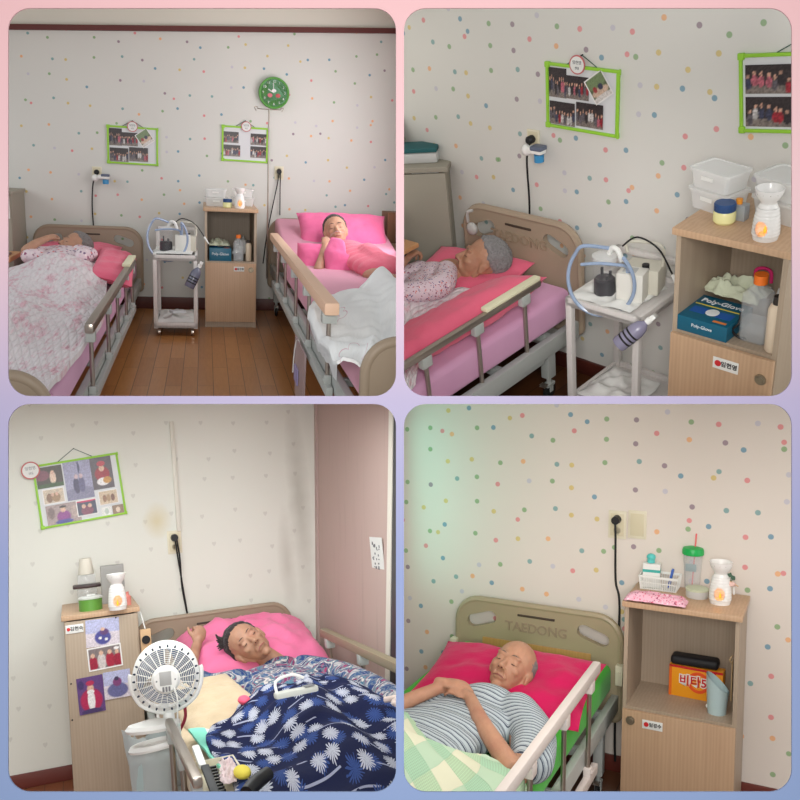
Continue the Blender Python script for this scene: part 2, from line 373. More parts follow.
def bed(room, label, loc, W, L, zm, zh, tk=.14, sheet=None, yaw=0, insert=None, letters=None, raise_=None, foot=None, fz=.0, zhb=.3, slot=True, leg_y=(.18,), sink=0, hbmat=None):
    """local: x across from 0 to W, headboard front face at y=0, bed runs to -L."""
    t = thing(room, 'hospital_bed', label, 'bed', loc, yaw); hb = hbmat or BOARD
    def board(y, z1, z0, name, m_):
        r = .13
        out = rrect(-.02, W+.02, z0, z1, r, 8, rs=(r, r, .03, .03))
        hw = W*.19
        def pill(x0, x1, za, zb_, r_):       # a slanted grip hole
            n = 7; pts = []
            d = Vector((x1-x0, zb_-za)).normalized(); nrm = Vector((-d.y, d.x))
            for k in range(n+1):
                a = PI/2-PI*k/n; pts.append((x1+r_*(d.x*math.cos(a)+nrm.x*math.sin(a)), zb_+r_*(d.y*math.cos(a)+nrm.y*math.sin(a))))
            for k in range(n+1):
                a = -PI/2-PI*k/n; pts.append((x0+r_*(d.x*math.cos(a)+nrm.x*math.sin(a)), za+r_*(d.y*math.cos(a)+nrm.y*math.sin(a))))
            return pts
        h = [pill(.075, .075+hw*.62, z1-.125, z1-.09, .036), pill(W-.075-hw*.62, W-.075, z1-.09, z1-.125, .036)]
        m = MB().plate(out, (y, y+.035), h); b_ = build(m, name, m_, t)
        rim = [(x, z) for x, z in rrect(-.02, W+.02, z0, z1, r, 8, rs=(r, r, .03, .03))]
        m = MB().tube([(x, y+.017, z) for x, z in rim], .021, 8, closed=True); build(m, 'board_rim', m_, b_)
        return b_
    hbo = board(0, zh, zhb, 'headboard', hb)
    if slot: build(MB().box((W*.38, -.004, zh-.06), (W*.62, .006, zh-.047), .003), 'grip_slot', plain('dark_slot', (70, 58, 48), .6), hbo)
    if letters: text(letters, .075, hbo, plain('embossed_taupe', (150, 132, 110), .5), onface(W/2, -.002, zh-.125), 'embossed_lettering', th=.003, bold=.001)
    if insert: build(MB().box((W*.15, -.008, zhb+.02), (W*.85, .002, zh-.21), .006), 'wood_insert', insert, hbo)
    if foot:
        zf, yf, xa, xb = foot
        r = .13; out = rrect(xa, xb, .2, zf, r, 10, rs=(r, r, .02, .02))
        fb = build(MB().plate(out, (yf-.035, yf)), 'footboard', hb, t)
        build(MB().tube([(x, yf-.017, z) for x, z in out], .024, 8, closed=True), 'board_rim', hb, fb)
    # mattress
    def top(y):
        if not raise_: return zm
        yh, ang = raise_
        return zm + max(0, (y+yh))*math.tan(ang)
    n = 14 if raise_ else 1; m = MB(); prof = []
    ys = [-L+.03+(L-.06)*k/n for k in range(n+1)]
    if raise_: ys = sorted(ys+[-raise_[0]-.12, -raise_[0], -raise_[0]+.12])
    V = []; Fc = []; sec = rrect(.02, W-.02, -tk, 0, .035, 4); k_ = len(sec)
    for y in ys:
        zt = sum(top(y+q) for q in (-.15, -.05, .05, .15))/4 if raise_ else zm
        V += [(x, y, zt+z) for x, z in sec]
    for j in range(len(ys)-1):
        for i in range(k_): Fc.append((j*k_+i, j*k_+(i+1) % k_, (j+1)*k_+(i+1) % k_, (j+1)*k_+i))
    Fc += [tuple(range(k_)), tuple((len(ys)-1)*k_+i for i in reversed(range(k_)))]
    m.add(V, Fc); build(m, 'mattress', sheet, t)
    zf = zm-tk-.03
    for x in (.0, W-.0):
        m = MB().box((x-.02, -L+.05, zf-.07), (x+.02, .0, zf+.02), .008); build(m, 'frame_beam', BEDGREY, t)
    for k in range(5): build(MB().box((0, -L*(.08+.2*k)-.02, zf-.05), (W, -L*(.08+.2*k)+.02, zf-.01), .004), 'cross_bar', BEDGREY, t)
    for y in leg_y:
        for x in (.03, W-.03):
            build(MB().box((x-.025, -y-.03, .13), (x+.025, -y+.03, zf-.03), .005), 'leg', BEDGREY, t)
            caster(t, x, -y, .045)
    return t

def guard_rail(t, x, y0, y1, zt, zb, n, bar=STEEL, post=STEEL, br=BEDGREY, w=.035, h=.04, sgn=1, pad=None, posts=None, zb1=None):
    """rail from y0 (head) to y1 (foot) at local x; posts drop to the slide channel at zb."""
    g = build(MB().bar((x, y0, zt), (x, y1, zt), w, h, .012), 'guard_rail', bar, t)
    ps = posts or [y0+(y1-y0)*(.06+.88*k/(n-1)) for k in range(n)]
    for y in ps:
        build(MB().cyl((x, y, zb), (x, y, zt-h*.4), .011, n=12), 'post', post, g)
        build(MB().box((x-w*.5, y-.03, zt-h*.5-.05), (x+w*.5, y+.03, zt-h*.4), .006), 'bracket', br, g)
        m = MB().box((x-.018, y-.022, zb-.02), (x+.018, y+.022, zb+.045), .006); m.cyl((x+sgn*.015, y, zb+.02), (x+sgn*.024, y, zb+.02), .008, n=10); build(m, 'clamp', br, g)
    build(MB().box((x-.016, y1, zb-.045), (x+.016, y0, zb+.005), .006), 'slide_channel', br, g)
    if pad: build(MB().bar((x-.008, pad[0], zt+h*.5+.008), (x-.008, pad[1], zt+h*.5+.008), w*1.25, .022, .008), 'rail_pad', pad[2], g)
    return g

def pillow(room, label, mt, T, sx, sy, sz, group=None, name='pillow', seed=0, pinch=.12, heart=False, cat_='pillow'):
    m = MB(); n = 30
    def f(sg):
        def fn(u, v):
            a, b = u*2-1, v*2-1
            e = (1-abs(a)**3.2)**.55*(1-abs(b)**3.2)**.55 if abs(a) < 1 and abs(b) < 1 else 0
            k = 1-pinch*(1-abs(a)**2)*abs(b)**4*.5; k2 = 1-pinch*(1-abs(b)**2)*abs(a)**4*.5
            x, y = a*sx/2*k2, b*sy/2*k
            if heart:
                q = (b+1)/2; x = a*sx/2*(.18+.95*min(1, q*1.5)**.8); y = b*sy/2+(-.28*sy*math.exp(-(a/.28)**2)*max(0, b)**2)+.04*sy*abs(math.sin(a*PI))*max(0, b)
            w = noise.noise(Vector((x*9+seed, y*9, seed*3.1)))*.16+noise.noise(Vector((x*22+seed, y*22, 5)))*.06
            return (x, y, sg*sz/2*e*(1+w*1.6)+w*.06*sz)
        return fn
    m.grid(f(1), n, n); m.grid(f(-1), n, n)
    b = bmesh.new(); me = bpy.data.meshes.new('t'); me.from_pydata([tuple(v) for v in m.v], [], m.f); b.from_mesh(me); bmesh.ops.remove_doubles(b, verts=b.verts[:], dist=.0008)
    m2 = MB(); m2.bm(b)
    o = build(m2, name, mt, None, sharp=80); o.matrix_world = room.M @ T
    return tag(o, label, cat_, group)

def drape(room, name, label, cat_, mt, left, right, zpick, H, nu=60, nv=80, th=.012, edge=None, amp=.012, fs=5., uvs=(1, 1), seed=0, group=None, lab=True, hang=.25, foldn=0, pts=False):
    """a cloth sheet laid over whatever H(x,y) is the height of; left and right are its side edges."""
    Pl = [Vector(p) if pts else room.on(2, p[0], p[1], zpick) for p in left]; Pr = [Vector(p) if pts else room.on(2, p[0], p[1], zpick) for p in right]
    def along(P, v):
        C = cat([(p.x, p.y, 0) for p in P], 12); x = v*(len(C)-1); i = min(int(x), len(C)-2); return C[i].lerp(C[i+1], x-i)
    Lc = [along(Pl, j/nv) for j in range(nv+1)]; Rc = [along(Pr, j/nv) for j in range(nv+1)]
    def fn(u, v):
        j = int(round(v*nv)); p = Lc[j].lerp(Rc[j], u); x, y = p.x, p.y
        w = noise.noise(Vector((x*fs+seed, y*fs, seed)))*amp*2+noise.noise(Vector((x*fs*2.7+seed, y*fs*2.7, 3)))*amp
        if foldn: w += amp*1.3*math.sin(foldn*(u*2.2+.35*v*math.sin(v*5+seed)+noise.noise(Vector((u*3, v*3, seed)))*.45))*(.35+.65*abs(noise.noise(Vector((u*2.1, v*1.7, seed+9)))*2))
        z = H(x, y)+w
        if edge:
            x0, x1 = edge
            if x > x1: e = x-x1; z = z-min(hang, e*1.0)*1.0; x = x1+min(e, .03)*.8+w*.5
            if x < x0: e = x0-x; z = z-min(hang, e*1.0); x = x0-min(e, .03)*.8
        return (x, y, z)
    m = MB().grid(fn, nu, nv, uvs); c = sum((v for v in m.v), Vector())/len(m.v)
    k = len(m.v); W_ = nu+1; m.v += [v-Vector((0, 0, th)) for v in m.v]; m.uv += list(m.uv); m.f += [tuple(i+k for i in reversed(f)) for f in m.f]
    bd = list(range(nu+1))+[j*W_+nu for j in range(1, nv+1)]+[nv*W_+i for i in range(nu-1, -1, -1)]+[j*W_ for j in range(nv-1, 0, -1)]
    m.f += [(bd[i], bd[(i+1) % len(bd)], bd[(i+1) % len(bd)]+k, bd[i]+k) for i in range(len(bd))]
    m.v = [v-c for v in m.v]
    o = build(m, name, mt, None, room, sharp=80, loc=c)
    if lab: tag(o, label, cat_, group)
    return o

# ------------------------------------------------------------------ small things
def oil_burner(room, loc, s=1.0, label='', group=None, face=0, flower=False):
    t = thing(room, 'oil_burner', label, 'oil burner', loc, face, group); cer = plain('glazed_ceramic', (233, 231, 228), .22, spec=.6)
    pr = []
    for k in range(41):
        z = .105*k/40; r = .042 - .010*((z/.105)**2.0) - .006*max(0, .02-z)/.02; r += .0016*abs(math.sin(z/.105*PI*9)); pr.append((r*s, z*s))
    def drop(a, z, i):
        dx = ((a-1.5*PI+PI) % (2*PI)-PI)*.04; dz = z/s-.042
        return (dx/.021)**2+((dz-.0)/(.027 if dz > 0 else .024))**2 < 1
    body = MB().lathe(pr, n=60, drop=drop); body.lathe([((r-.004*s), z) for r, z in pr], n=60, drop=drop)
    body.lathe([(0, 0), (.038*s, 0), (.038*s, .004*s), (0, .004*s)]); b = build(body, 'body', cer, t)
    bowl = [(.029, .103), (.031, .106), (.024, .118), (.027, .126), (.036, .138), (.042, .152), (.044, .166), (.041, .166), (.036, .150), (.025, .136), (0, .132)]
    bo = build(MB().lathe([(r*s, z*s) for r, z in bowl], n=40), 'oil_bowl', cer, t)
    m = MB()
    for k in range(12): a = 2*PI*k/12; m.ell((.0405*s*math.cos(a), .0405*s*math.sin(a), .154*s), .0022*s, 6)
    build(m, 'dots', plain('gold_dots', (120, 105, 90), .4, .3), bo)
    c = build(MB().cyl((0, -.006*s, .004*s), (0, -.006*s, .018*s), .018*s, n=20), 'candle', plain('candle_wax', (245, 225, 190), .5), t)
    build(MB().lathe([(0, .018*s), (.004*s, .022*s), (.0055*s, .028*s), (.003*s, .038*s), (0, .046*s)], c=(0, -.006*s, 0), n=12), 'flame', GLOW, c)
    l = bpy.data.lights.new('candle_light', 'POINT'); l.energy = .035*s*s; l.color = (1, .36, .07); l.shadow_soft_size = .006
    lo = bpy.data.objects.new('candle_light', l); COL.objects.link(lo); lo.parent = t; lo.location = (0, -.006*s, .055*s)
    if flower:
        m = MB()
        for k in range(9):
            a = k*2.4; m.ell((.05+.012*math.cos(a)*(k/9+.3), -.004+.01*math.sin(a), .105+.014*math.sin(a*1.3)), (.011, .008, .010), 8)
        f = build(m, 'paper_flower', plain('blush_petals', (226, 190, 180), .7), t)
        m = MB()
        for p in ((.045, 0, .15), (.055, -.01, .14), (.036, 0, .145), (.062, 0, .135)): m.ell(p, (.008, .002, .012), 6); m.cyl((.048, 0, .115), p, .001, n=5)
        build(m, 'leaves', plain('dark_leaf', (70, 100, 80), .6), f)
        build(MB().cyl((.04, 0, .12), (.085, -.01, .098), .003, n=8), 'reed_stick', plain('stick', (200, 160, 120), .6), t)
        build(MB().cyl((.065, -.01, .055), (.065, -.01, .09), .0035, n=8), 'tassel', PAPER, t)
    return t

def outlet(room, loc, w, h, label, n=1, plug=True, second=False, group=None):
    t = thing(room, 'power_outlet', label, 'outlet', loc, 0, group)
    build(MB().box((-w/2, -.008, -h/2), (w/2, 0, h/2), .003), 'cover_plate', CREAM, t)
    f = build(MB().box((-w*.38, -.011, -h*.4), (w*.38, -.006, h*.4), .002), 'insert', plain('outlet_insert', (212, 202, 172), .4), t)
    if not second:
        for z in ((h*.2, -h*.2) if n == 2 else (0,)):
            build(MB().lathe([(.019, .0), (.021, .004), (.018, .004), (.017, .0), (0, 0)], T=Matrix.Translation((0, -.011, z)) @ Matrix.Rotation(PI/2, 4, 'X')), 'socket', plain('socket_cream', (196, 186, 160), .4), f)
    return t

def photo_print(parent, x0, x1, z0, z1, blobs, bg, y=-.009, rot=0, res=44, border=0, name='photograph', th=.001, seed=1, T=None, nz=.10):
    """a printed photograph: soft blobs of colour (u,v,ru,rv,rgb) on a paper rectangle."""
    cx, cz = (x0+x1)/2, (z0+z1)/2; w, h = x1-x0, z1-z0; nu = res; nv = max(6, int(res*h/w)); cs, sn = math.cos(rot), math.sin(rot)
    def pos(a, b, yy): return Vector((cx+cs*a-sn*b, yy, cz+sn*a+cs*b))
    m = MB(); rnd = random.Random(seed)
    m.grid(lambda u, v: pos((u-.5)*w, (v-.5)*h, y), nu, nv)
    for j in range(nv+1):
        for i in range(nu+1):
            u, v = i/nu, j/nv; c = list(bg(u, v) if callable(bg) else bg)
            for bu, bv, ru, rv, cc in blobs:
                q = ((u-bu)/ru)**2+((v-bv)/rv)**2
                a = max(0, min(1, (1.15-q)*3.2)); c = [c[k]*(1-a)+cc[k]*a for k in range(3)]
            k_ = 1+nz*(rnd.random()-.5)*2; c = [max(0, min(255, x*k_)) for x in c]
            if border and (u*w < border or (1-u)*w < border or v*h < border or (1-v)*h < border): c = [232, 230, 228]
            m.c.append(lin(tuple(c)))
    if T is not None: m.v = [T @ v for v in m.v]
    if 'photo_print' not in MC:
        t = NT('photo_print', .3, 0, .4); a = t.t.nodes.new('ShaderNodeVertexColor'); a.layer_name = 'Col'; t.base(a.outputs[0]); MC['photo_print'] = t.mat
    return build(m, name, MC['photo_print'], parent, fix=False)
def crowd(seed, reds=3, dark=(52, 44, 46), floor_=(120, 110, 104)):
    r = random.Random(seed); out = [(.5, .12, .8, .16, floor_)]
    for k in range(9):
        u = .06+.11*k+r.uniform(-.02, .02); v = r.uniform(.38, .62)
        cc = r.choice([(150, 40, 52), (60, 62, 84), (190, 186, 184), (46, 40, 44), (178, 96, 110), (92, 86, 92)][:(6)])
        out += [(u, v-.16, .055, .2, cc), (u, v+.1, .028, .07, (196, 152, 130))]
    return out, dark

def picture_board(room, loc, w, h, label, rot=0, group=None, tag_at=(.5, 1.0), tagr=.045, th=.016, cordh=.05, peak=False, nm='\uc784\ud604\uc601'):
    T = Matrix.Translation(Vector(loc)) @ Matrix.Rotation(rot, 4, 'Y')
    t = thing(room, 'picture_board', label, 'picture board', group=group, T=T); b = th
    m = MB()
    for a, c in (((0, -.014, 0), (w, 0, b)), ((0, -.014, h-b), (w, 0, h)), ((0, -.014, b), (b, 0, h-b)), ((w-b, -.014, b), (w, 0, h-b))): m.box(a, c, .003)
    for x in (0, w):
        for z in (0, h): m.box((x-b*.35 if x else -b*.25, -.017, z-b*1.6 if z else -b*.25), (x+b*.25 if x else b*1.6, 0, z+b*.25 if z else b*1.6), .004)
    build(m, 'frame', GREENF, t)
    build(MB().box((b*.8, -.006, b*.8), (w-b*.8, -.001, h-b*.8)), 'backing_sheet', plain('board_white', (215, 216, 218), .4), t)
    tx, tz = tag_at[0]*w, tag_at[1]*h
    build(MB().tube([(w*.3, -.006, h), (w*.5, -.004, h+cordh), (w*.7, -.006, h)], .0022, 6), 'cord', plain('green_cord', (60, 90, 80), .7), t)
    build(MB().cyl((w*.5, .0, h+cordh), (w*.5, -.012, h+cordh), .004, n=8), 'nail', DARK, t)
    g = build(MB().cyl((tx, -.018, tz), (tx, -.021, tz), tagr, n=36), 'name_tag', plain('tag_ring', (196, 110, 110), .6), t)
    build(MB().cyl((tx, -.021, tz), (tx, -.0215, tz), tagr*.86, n=36), 'tag_face', PAPER, g)
    text(nm, tagr*.42, g, GINK, onface(tx, -.0222, tz+tagr*.22), 'lettering'); text('\uc0dd\uc77c', tagr*.3, g, RED if tagr < 0 else GINK, onface(tx, -.0222, tz-tagr*.35), 'lettering')
    return t

def cable(room, pts, r, label, mt=DARK, sm=5, name='power_cable', cat_='cable'):
    c = Vector(pts[0]); o = build(MB().tube([Vector(p)-c for p in pts], r, 8, sm=sm), name, mt, None, room, loc=c)
    return tag(o, label, cat_)

# ------------------------------------------------------------------ people
def cap(m, p, q, r0, r1, n=14):
    p = Vector(p); q = Vector(q); m.tube([p, q], [r0, r1], n); m.ell(p, r0, n); m.ell(q, r1, n)
def chain(m, pts, rs, sub=4):
    P = cat(pts, sub); R = [x.x for x in cat([(r, 0, 0) for r in rs], sub)]
    m.tube(P, R, 14)
    m.ell(P[0], R[0], 12); m.ell(P[-1], R[-1], 12)
def head_prims(m, T, thin=1.0, mouth_open=0, old=1):
    def e(c, r): 
        b = MB().ell(c, r, 20); m.add([T @ v for v in b.v], b.f)
    def k(p, q, a, b_):
        mm = MB(); cap(mm, p, q, a, b_, 10); m.add([T @ v for v in mm.v], mm.f)
    e((0, -.10, .62), (.335, .42, .375)); e((0, .10, .45), (.27*thin, .27, .36)); e((0, .13, .2), (.19*thin, .2, .15)); e((0, .285, .075), (.085, .08, .07))
    for s in (-1, 1):
        e((s*.165, .245, .40), (.085, .085, .07)); e((s*.12, .315, .60), (.11, .055, .04)); e((s*.125, .30, .50), (.075, .062, .052))
        e((s*.045, .415, .345), (.036, .045, .03)); e((s*.325, -.03, .44), (.035, .085, .135)); e((s*.345, -.06, .50), (.03, .075, .07)); k((s*.2, .02, .2), (s*.26, -.04, .36), .05, .05)
        k((s*.07, .395, .33), (s*.12, .34, .22), .018, .016)
    k((0, .33, .54), (0, .455, .37), .036, .052); e((0, .29, .24), (.13, .09, .09))
    k((-.085, .345, .245), (.085, .345, .245), .022, .022); k((0, .375, .252), (0, .375, .252), .03, .03); k((-.07, .345, .195), (.07, .345, .195), .024, .024)
    k((0, -.10, .25), (0, -.18, -.28), .195, .22)
def head_details(t, T, hairm, browm, lipm, bald=0, tube=False, hair_len=.0, mouth=True):
    m = MB(); N = 72
    def fn(u, v):
        th = u*2*PI; ph = v*PI; d = Vector((math.sin(ph)*math.cos(th), math.sin(ph)*math.sin(th), math.cos(ph)))
        jag = noise.noise(Vector((d.x*9, d.y*9, d.z*3)))*.16
        s = d.z*.95-.98*d.y+.08-bald*(1 if d.z > .0 else .2) + (.12 if abs(d.x) > .6 and d.z < .2 else 0)
        if bald: s = max(-.5, .55-abs(d.z-.15)*1.1-max(0, d.y)*1.15) if abs(d.x) > .3 or d.y < 0 else -.4
        if d.z < -.45: s = min(s, -.45-d.z)
        s += jag; k = max(0, min(1, s*3+.4)); nz = noise.noise(d*4)*.04+noise.noise(Vector((d.x*22, d.y*8, d.z*5)))*.035
        sc = .84+k*(.255-.06*bool(bald)+nz+hair_len*max(0, -d.y)*.3)
        return T @ Vector((d.x*.335*sc, -.10+d.y*.42*sc, .62+d.z*.375*sc-(hair_len*.4*max(0, -d.z+.2) if k > .5 else 0)))
    m.grid(fn, N, N//2); build(m, 'hair', hairm, t, sharp=80)
    for s in (-1, 1):
        P = [T @ Vector((s*(.065+.03*k), .332+.025*math.sin(k/4*PI)-.004*k, .488-.012*math.sin(k/4*PI)-.002*k)) for k in range(5)]
        build(MB().tube(P, [.0012, .0022, .0026, .0022, .0012], 6, sm=2), 'closed_eyelid', plain('lash', (70, 48, 40), .7), t)
        P = [T @ Vector((s*(.05+.035*k), .362+.012*math.sin(k/4*PI)-.006*k, .605+.014*math.sin(k/4*PI))) for k in range(5)]
        build(MB().tube(P, [.001, .0025, .0028, .002, .001], 6, sm=2), 'eyebrow', browm, t)
        a = T @ Vector((s*.026, .463, .333)); build(MB().ell(a, .0042, 8), 'nostril', plain('nostril_dark', (70, 36, 32), .8), t)
    P = [T @ Vector((.1*x, .394-.035*x*x, .226-.022*abs(x)**2)) for x in (-1, -.6, -.2, .2, .6, 1)]
    build(MB().tube(P, [.0016, .003, .0036, .0036, .003, .0016], 6, sm=2), 'lips', lipm, t)
def headT(room, px, py, depth_axis, v, face, up, s):       # place a head by the middle of the face
    P = room.on(depth_axis, px, py, v); f = Vector(face).normalized(); u = Vector(up); u = (u-f*u.dot(f)).normalized()
    return frameT(tuple(P-u*.46*s-f*.10*s), y=face, z=tuple(u)) @ Matrix.Scale(s, 4)
def hand_prims(m, T, side=1, curl=(35, 40, 30), spread=6, thumb=(.65, .62, -.35)):
    """local: wrist at 0, fingers to +y, palm faces -z, thumb on side*x"""
    def k(p, q, a, b): 
        mm = MB(); cap(mm, p, q, a, b, 8); m.add([T @ v for v in mm.v], mm.f)
    mm = MB().ell((0, .045, 0), (.040, .052, .0155), 14); m.add([T @ v for v in mm.v], mm.f)
    k((0, -.01, 0), (0, .02, 0), .024, .024); k((side*.018, .015, -.004), (side*.03, .035, -.006), .016, .014)
    for i, (x, L, dy) in enumerate(((.029, .070, .083), (.0100, .080, .090), (-.0100, .074, .087), (-.028, .056, .077))):
        x *= side; a = 0; p = Vector((x, dy-.012, 0)); sp = math.radians((1.5-i)*spread)*side
        k((x*.75, .03, 0), p, .0095, .0098)
        for j, (fr, c) in enumerate(zip((.45, .30, .25), curl)):
            a += math.radians(c); d = Vector((math.sin(sp)*math.cos(a), math.cos(sp)*math.cos(a), -math.sin(a))); q = p+d*L*fr; k(p, q, .0092-.0008*j, .0085-.0008*j); p = q
    d = Vector((side*thumb[0], thumb[1], thumb[2])).normalized(); p = Vector((side*.03, .028, -.004)); q = p+d*.034; k(p, q, .0115, .0105)
    d2 = Vector((side*thumb[0]*.3, thumb[1]*1.1, thumb[2])).normalized(); k(q, q+d2*.028, .0100, .0088)
def floralm(name, cols, bg, scale, kind='OBJ'):
    t = NT(name, .8, 0, .15); v = t.co() if kind == 'OBJ' else t.co('UV')
    w = t.n('ShaderNodeVectorMath', operation='ADD', i0=v, i1=t.n('ShaderNodeVectorMath', operation='SCALE', i0=t.noise(v, scale*.5, 2, 1), Scale=.035))
    vo = t.t.nodes.new('ShaderNodeTexVoronoi'); t.set(vo.inputs['Vector'], w); vo.inputs['Scale'].default_value = scale
    hv = t.n('ShaderNodeSeparateColor', 0, Color=vo.outputs['Color']); st = [(i/len(cols), c) for i, c in enumerate(cols)]
    c = t.ramp(hv, st, True); f = t.n('ShaderNodeMapRange', Value=vo.outputs['Distance'], From_Min=.30, From_Max=.42, To_Min=1., To_Max=0.)
    t.base(t.mix(f, bg, c)); t.bump(t.noise(v, 10, 4), .5, .02); return t.mat

# ------------------------------------------------------------------ the display wall with four openings, and the partitions behind it
D0 = 2.0; K = D0/FPX
def pxx(x): return (x-400)*K
def pxz(y): return -(y-400)*K
t_ = NT('display_wall_paint', .6, 0, .2)
zc = t_.n('ShaderNodeSeparateXYZ', 2, Vector=t_.co()); f_ = t_.n('ShaderNodeMapRange', Value=zc, From_Min=pxz(800), From_Max=pxz(0), To_Min=0., To_Max=1.)
fk = .43; pc = lambda r, g, b: tuple(255*(1.055*((lin((r, g, b))[i]*fk)**(1/2.4))-.055) for i in range(3))
t_.base(t_.ramp(f_, [(0, pc(150, 172, 216)), (.28, pc(152, 166, 212)), (.5, pc(186, 176, 208)), (.72, pc(238, 200, 206)), (1, pc(249, 200, 203))]))
m = MB().plate([(pxx(-90), pxz(-90)), (pxx(890), pxz(-90)), (pxx(890), pxz(890)), (pxx(-90), pxz(890))], (D0, D0+.004),
    [rrect(pxx(x0), pxx(x0+388), pxz(y0+388), pxz(y0), 22*K, 8) for x0 in (8, 404) for y0 in (8, 404)])
struct(build(m, 'wall_front', t_.mat))
PW = plain('partition_white', (240, 238, 234), .8)
PARTITION = True
if PARTITION:
    struct(build(MB().box((-.005, D0+.006, -3.2), (.005, 9.2, 4.2)), 'wall_center', PW))
    struct(build(MB().box((-4.2, D0+.006, -.005), (-.006, 9.2, .005)), 'ceiling_lower_left', PW))
    struct(build(MB().box((.006, D0+.006, -.005), (4.6, 6.6, .005)), 'ceiling_lower_right', PW))
def CLOSED(o): return o.get("kind") == "structure"
def clip_room(objs, room):
    sx, sz = room.cell
    for o in list(objs):
        if o.type != 'MESH': continue
        M = world_of(o); 
        for axis, s in ((0, sx), (2, sz)):
            me = o.data; vals = [s*(M @ v.co)[axis] for v in me.vertices]
            if not vals or min(vals) >= .008: continue
            if max(vals) <= .008:
                bpy.data.objects.remove(o); break
            b = bmesh.new(); b.from_mesh(me)
            n = Vector((0, 0, 0)); n[axis] = -s; p = Vector((0, 0, 0)); p[axis] = s*.008
            Mi = M.inverted(); pl = Mi @ p; nl = (Mi.to_3x3() @ n).normalized()
            r = bmesh.ops.bisect_plane(b, geom=b.verts[:]+b.edges[:]+b.faces[:], plane_co=pl, plane_no=nl, clear_outer=True)
            ed = [e for e in r['geom_cut'] if isinstance(e, bmesh.types.BMEdge)]
            if CLOSED(o): bmesh.ops.holes_fill(b, edges=[e for e in ed if e.is_boundary], sides=12)

            nm = bpy.data.meshes.new(me.name); b.to_mesh(nm); b.free()
            for mt in me.materials: nm.materials.append(mt)
            nm.set_sharp_from_angle(angle=math.radians(50))

            o.data = nm
def world_of(o):
    M = o.matrix_basis.copy(); p = o.parent
    while p is not None: M = p.matrix_basis @ M; p = p.parent
    return M
MARK = set()
def start(): MARK.clear(); MARK.update(o.name for o in bpy.data.objects)
def end(room): clip_room([o for o in bpy.data.objects if o.name not in MARK], room)

# ================================================================== UPPER LEFT: two beds, cart and cabinet
start(); R = TL
WP1 = wallpaper('dotted_wallpaper_distant', (216, 215, 209), .19, .0115)
a = R.on(1, 8, 28, 0); b_ = R.on(1, 396, 32, 0); sl = (b_.z-a.z)/(b_.x-a.x); zc = lambda x: a.z+(x-a.x)*sl
def slab(x0, x1, y0, y1, z0, z1):         # top and bottom follow the slightly sloping ceiling line
    m = MB(); V = [(x, y, zz(x)) for zz in (z0, z1) for x, y in ((x0, y0), (x1, y0), (x1, y1), (x0, y1))]
    return m.add(V, [(3, 2, 1, 0), (4, 5, 6, 7), (0, 1, 5, 4), (1, 2, 6, 5), (2, 3, 7, 6), (3, 0, 4, 7)])
struct(build(slab(-3.2, 3.4, 0, .08, lambda x: 0, zc), 'wall_upper_left_back', WP1, None, R))
struct(build(slab(-3.2, 3.4, -.9, .08, lambda x: zc(x)+.20, lambda x: zc(x)+.24), 'ceiling_upper_left', plain('ceiling_white', (214, 210, 200), .8), None, R))
struct(build(slab(-3.2, 3.4, 0, .08, lambda x: zc(x)+.03, lambda x: zc(x)+.24), 'wall_upper_left_cornice', plain('cornice_white', (222, 218, 206), .8), None, R))
struct(build(slab(-3.2, 3.4, -.03, .08, lambda x: zc(x)-.015, lambda x: zc(x)+.03), 'trim_1', plain('maroon_trim', (96, 44, 40), .5), None, R))
struct(build(MB().box((-3.2, -7.0, -.06), (3.4, .08, 0)), 'floor_upper_left', floorm('wood_floor_planks', (146, 90, 46), (206, 146, 86), .9), None, R))
struct(build(MB().box((-3.2, -.025, 0), (3.4, 0, .11), .004), 'baseboard_upper_left', plain('baseboard_maroon', (84, 38, 30), .45), None, R))

PINKSHEET = cloth('pale_pink_sheet', (226, 160, 182), (214, 148, 172), wr=.35, sc=3)
LILAC = cloth('lilac_pink_sheet', (222, 170, 200), (206, 152, 188), wr=.3, sc=3)
ROSE = cloth('rose_pillowcase', (236, 112, 138), (222, 96, 124), wr=.5, sc=8)
HOTP = cloth('bright_pink_cotton', (240, 120, 165), (226, 102, 150), wr=.5, sc=9)
def quiltm(name, white, blot, d1=70, amount=.5, seed=0.):
    t = NT(name, .9, 0, .1); uv = t.co('UV'); v = t.map(uv, rot=(0, 0, PI/4), scale=(d1, d1, 1), loc=(seed, seed, 0)); x = t.n('ShaderNodeSeparateXYZ', 0, Vector=v); y = t.n('ShaderNodeSeparateXYZ', 1, Vector=v)
    hx = t.m('ABSOLUTE', t.m('SINE', x)); hy = t.m('ABSOLUTE', t.m('SINE', y)); h = t.m('POWER', t.m('MULTIPLY', hx, hy), .35)
    n = t.noise(t.map(uv, loc=(seed, 0, 0)), 7, 6, rough=.75); k = t.n('ShaderNodeMapRange', Value=n, From_Min=.5, From_Max=.62, To_Min=0., To_Max=amount)
    sp = t.n('ShaderNodeMapRange', Value=t.noise(uv, 42, 3), From_Min=.52, From_Max=.6, To_Min=0., To_Max=.45)
    c = t.mix(k, white, blot); c = t.mix(t.m('MULTIPLY', sp, t.m('ADD', k, .25)), c, tuple(x*.8 for x in blot))
    t.base(c); t.bump(h, .55, .017); return t.mat
QUILT = quiltm('white_pink_quilt', (232, 224, 226), (222, 150, 170), 62, .6)

